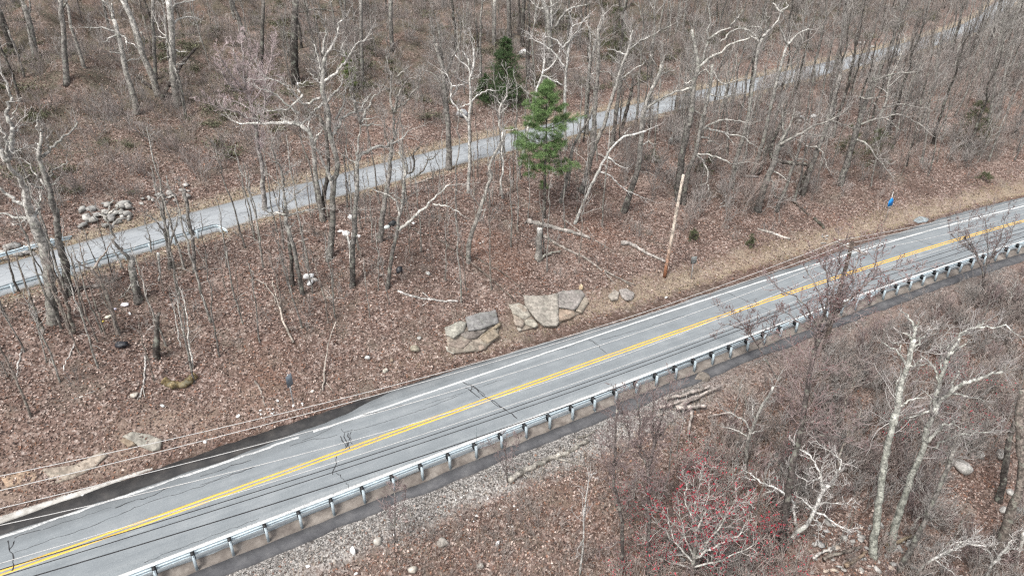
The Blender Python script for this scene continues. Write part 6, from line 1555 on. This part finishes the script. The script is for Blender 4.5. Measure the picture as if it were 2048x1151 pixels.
x, y = sample_ground(lr, 160000, (-30, 20), (14, 60), lambda rng, x, y, s, a, b: (a < -6.6) & (a > -20) & (rng.rand(len(x)) < 0.10))
blades('dry_weeds', x[:5000], y[:5000], lr, (0.2, 0.6), [(0.30, 0.24, 0.185), (0.24, 0.19, 0.15), (0.36, 0.30, 0.23)], 4, 0.010, 0.15, 0.8)

# ------------------------------------------------------------------ brush: thickets of twigs, instanced as one mass per kind
def brush_proto(seed, H, n, style, fan, buds=None, thick=0.0125):
    rng = np.random.RandomState(seed); m = MB(); c1, c2 = np.array(STYLE[style][1]), np.array(STYLE[style][2])
    an = rng.rand(n) * 6.283; tl = rng.uniform(0.05, fan, n); L = H * rng.uniform(0.5, 1.1, n)
    b = np.stack([rng.randn(n) * 0.22, rng.randn(n) * 0.22, np.full(n, -0.1)], 1); K = 6; P = np.empty((n, K, 3)); P[:, 0] = b
    D = unit(np.stack([np.cos(an) * tl, np.sin(an) * tl, np.ones(n)], 1))
    for k in range(1, K):
        P[:, k] = P[:, k - 1] + D * (L / (K - 1))[:, None]; D = unit(D + rng.randn(n, 3) * 0.16 + np.array([0, 0, 0.02]))
    Rr = (0.006 + 0.004 * L)[:, None] * np.linspace(1, 0.45, K)[None]
    m.tubes(P, np.maximum(Rr, thick), 3, c1 * 0.6 + c2 * 0.4)
    P2, R2 = children(rng, P, Rr, 2.0 + 1.3 * H, 0.3, 1.0, 0.42 * H, (18, 50), 4, 0.008, 0.7, 0.2, 0.08); m.tubes(P2, np.maximum(R2, thick * 0.9), 3, c2)
    l2 = np.linalg.norm(P2[:, -1] - P2[:, 0], axis=1)
    P3, R3 = children(rng, P2, R2, np.clip(l2 * 2.5, 0.6, 2.5), 0.2, 1.0, 0.55 * l2, (20, 50), 3, 0.008, 0.7, 0.15, 0.08); m.tubes(P3, np.maximum(R3, thick * 0.8), 3, c2 * np.array([1.05, 0.97, 0.96]))
    if buds is not None:
        tips = np.concatenate([P3[:, -1], P2[:, -1]]); tips = tips[rng.rand(len(tips)) < buds[1]]; k = len(tips)
        V = tips[:, None] + rng.randn(k, 3, 3) * buds[2]; m.add(V.reshape(-1, 3), np.arange(3 * k).reshape(-1, 3), np.array(buds[0]) * np.ones((3 * k, 1)))
    return m

def foliage_proto(seed, H, n, cols):
    rng = np.random.RandomState(seed); m = MB(); P = rng.randn(n, 3) * np.array([0.5, 0.5, 0.25]) * H; P[:, 2] = np.abs(P[:, 2]) + 0.1 * H
    s = rng.randn(n, 3, 3) * 0.07; V = P[:, None] + s; cc = np.array(cols)[rng.randint(len(cols), size=n)] * rng.uniform(0.7, 1.3, (n, 1))
    m.add(V.reshape(-1, 3), np.arange(3 * n).reshape(-1, 3), np.repeat(cc, 3, 0))
    k = 14; an = rng.rand(k) * 6.283; T = np.stack([np.zeros((k, 3)), np.stack([np.cos(an) * 0.3, np.sin(an) * 0.3, np.full(k, 0.4)], 1) * H, np.stack([np.cos(an) * 0.7, np.sin(an) * 0.7, np.full(k, 0.6)], 1) * H], 1)
    m.tubes(T, np.full((k, 3), 0.010), 3, (0.14, 0.12, 0.10)); return m

def thicket(name, protos, mat, x, y, rng, scale, zoff=0.0):
    col = bpy.data.collections.new(name + '_kinds')
    for i, pm in enumerate(protos):
        o = pm.build(name + '_kind', mat); COL.objects.unlink(o); col.objects.link(o)
    n = len(x); V = np.stack([x, y, height(x, y) + zoff], 1).astype(np.float32)
    me = bpy.data.meshes.new(name); me.vertices.add(n); me.vertices.foreach_set('co', V.ravel())
    at = me.attributes.new('size', 'FLOAT', 'POINT'); at.data.foreach_set('value', rng.uniform(*scale, n).astype(np.float32))
    at = me.attributes.new('turn', 'FLOAT_VECTOR', 'POINT'); tv = np.zeros((n, 3), np.float32); tv[:, 2] = rng.rand(n) * 6.283; tv[:, :2] = rng.randn(n, 2) * 0.12; at.data.foreach_set('vector', tv.ravel())
    at = me.attributes.new('pick', 'INT', 'POINT'); at.data.foreach_set('value', rng.randint(len(protos), size=n).astype(np.int32))
    me.update(); o = bpy.data.objects.new(name, me); link(o); tag(o, kind='stuff')
    ng = bpy.data.node_groups.new(name, 'GeometryNodeTree')
    ng.interface.new_socket('Geometry', in_out='INPUT', socket_type='NodeSocketGeometry'); ng.interface.new_socket('Geometry', in_out='OUTPUT', socket_type='NodeSocketGeometry')
    N = ng.nodes; gi, go = N.new('NodeGroupInput'), N.new('NodeGroupOutput'); ci = N.new('GeometryNodeCollectionInfo'); ip = N.new('GeometryNodeInstanceOnPoints')
    ci.inputs['Collection'].default_value = col; ci.inputs['Separate Children'].default_value = True; ci.inputs['Reset Children'].default_value = True
    ip.inputs['Pick Instance'].default_value = True
    def na(nm, t):
        q = N.new('GeometryNodeInputNamedAttribute'); q.data_type = t; q.inputs['Name'].default_value = nm; return [s for s in q.outputs if s.enabled and s.name == 'Attribute'][0]
    l = ng.links.new
    l(gi.outputs[0], ip.inputs['Points']); l(ci.outputs[0], ip.inputs['Instance'])
    l(na('pick', 'INT'), ip.inputs['Instance Index']); l(na('size', 'FLOAT'), ip.inputs['Scale'])
    e2r = N.new('FunctionNodeEulerToRotation'); l(na('turn', 'FLOAT_VECTOR'), e2r.inputs[0]); l(e2r.outputs[0], ip.inputs['Rotation'])
    l(ip.outputs[0], go.inputs[0]); md = o.modifiers.new('scatter', 'NODES'); md.node_group = ng
    return o

br = np.random.RandomState(404)
def clump(x, y, L, ph): return 0.5 + 0.5 * np.sin(x * 6.283 / L + ph) * np.sin(y * 6.283 / (L * 1.23) + ph * 1.7)
# reddish thicket below the guardrail
def k_red(rng, x, y, s, a, b): return (a < np.interp(s, [-20, -6, 5, 30], [-30, -11.5, -8.6, -7.6])) & (rng.rand(len(x)) < 0.25 + 0.75 * clump(x, y, 9, 1.0))
x, y = sample_ground(br, 16000, (-5, 90), (14, 85), k_red)
uv, _ = proj(np.stack([x, y, height(x, y)], 1)); U, Vv = uv[:, 0], uv[:, 1]
open_ = ((U > 1570) & (U < 1820) & (Vv > 1030)) | ((U > 1870) & (Vv > 905) & (Vv < 1060)) | ((U > 1330) & (U < 1420) & (Vv > 735) & (Vv < 850)) | ((U > 1325) & (U < 1410) & (Vv > 1050))
k = ~open_ | (br.rand(len(x)) < 0.22); x, y = x[k], y[k]
thicket('brush_thicket', [brush_proto(s, 2.2, 9, st, 0.75) for s, st in ((1, 'brown'), (2, 'grey'), (3, 'red'), (4, 'grey'), (5, 'brown'))], M_TWIG, x[:3800], y[:3800], br, (0.5, 1.3))
x, y = sample_ground(br, 3000, (-12, 12), (14, 34), lambda rng, x, y, s, a, b: (a < -8.6) & (rng.rand(len(x)) < 0.2 + 0.8 * clump(x, y, 6, 0.3)))
thicket('bramble', [brush_proto(61 + s, 1.0, 6, 'brown', 1.3, None, 0.010) for s in range(3)], M_TWIG, x[:420], y[:420], br, (0.4, 1.1))
# budding shrubs, bottom right
x, y = sample_ground(br, 2500, (4, 40), (14, 50), lambda rng, x, y, s, a, b: (a < -11) & (rng.rand(len(x)) < 0.4))
uv, _ = proj(np.stack([x, y, height(x, y)], 1)); k = (np.abs(uv[:, 0] - 1420) < 190) & (uv[:, 1] > 930) | ((np.abs(uv[:, 0] - 1900) < 130) & (uv[:, 1] < 900) & (uv[:, 1] > 620) & (br.rand(len(x)) < 0.35))
thicket('budding_brush', [brush_proto(11 + s, 2.6, 7, 'brown', 0.6, ((0.32, 0.04, 0.055), 0.75, 0.036)) for s in range(3)], M_TWIG, x[k][:170], y[k][:170], br, (0.6, 1.2))
# low brush on the slope between the roads
def k_mid(rng, x, y, s, a, b): return (a > np.interp(s, [-40, -10, 0, 20], [9, 11, 9, 9])) & (b < -4.5) & (rng.rand(len(x)) < 0.15 + 0.85 * clump(x, y, 14, 2.2) ** 2)
x, y = sample_ground(br, 9000, (-45, 120), (30, 160), k_mid)
thicket('slope_brush', [brush_proto(21 + s, 1.3, 6, st, 0.8) for s, st in ((0, 'brown'), (1, 'grey'), (2, 'brown'), (3, 'grey'))], M_TWIG, x[:3200], y[:3200], br, (0.4, 1.4))
# brush and laurel on the hillside
def k_hill(rng, x, y, s, a, b): return (b > 6) & (rng.rand(len(x)) < 0.15 + 0.85 * clump(x, y, 17, 0.4))
x, y = sample_ground(br, 16000, (-110, 130), (50, 200), k_hill)
thicket('hillside_brush', [brush_proto(31 + s, 2.4, 7, st, 0.7, None, 0.014) for s, st in ((0, 'dark'), (1, 'brown'), (2, 'dark'), (3, 'grey'))], M_TWIG, x[:5200], y[:5200], br, (0.5, 1.35))
x, y = sample_ground(br, 6000, (-110, 110), (55, 180), lambda rng, x, y, s, a, b: (b > 7) & (rng.rand(len(x)) < clump(x, y, 26, 2.9) ** 2))
thicket('evergreen_undergrowth', [foliage_proto(41 + s, 1.1, 330, [(0.085, 0.090, 0.055), (0.11, 0.112, 0.07), (0.15, 0.145, 0.10)]) for s in range(3)], M_LEAF, x[:1300], y[:1300], br, (0.5, 1.4))
# crowded fine stems in the right hand woods
def k_rw(rng, x, y, s, a, b): return (a > 11) & (b < -4.5) & (rng.rand(len(x)) < 0.3 + 0.7 * clump(x, y, 12, 0.9))
x, y = sample_ground(br, 9000, (12, 150), (60, 200), k_rw)
thicket('sapling_thicket', [brush_proto(51 + s, 4.2, 5, st, 0.35, None, 0.015) for s, st in ((0, 'grey'), (1, 'brown'), (2, 'grey'))], M_TWIG, x[:800], y[:800], br, (0.5, 1.3))
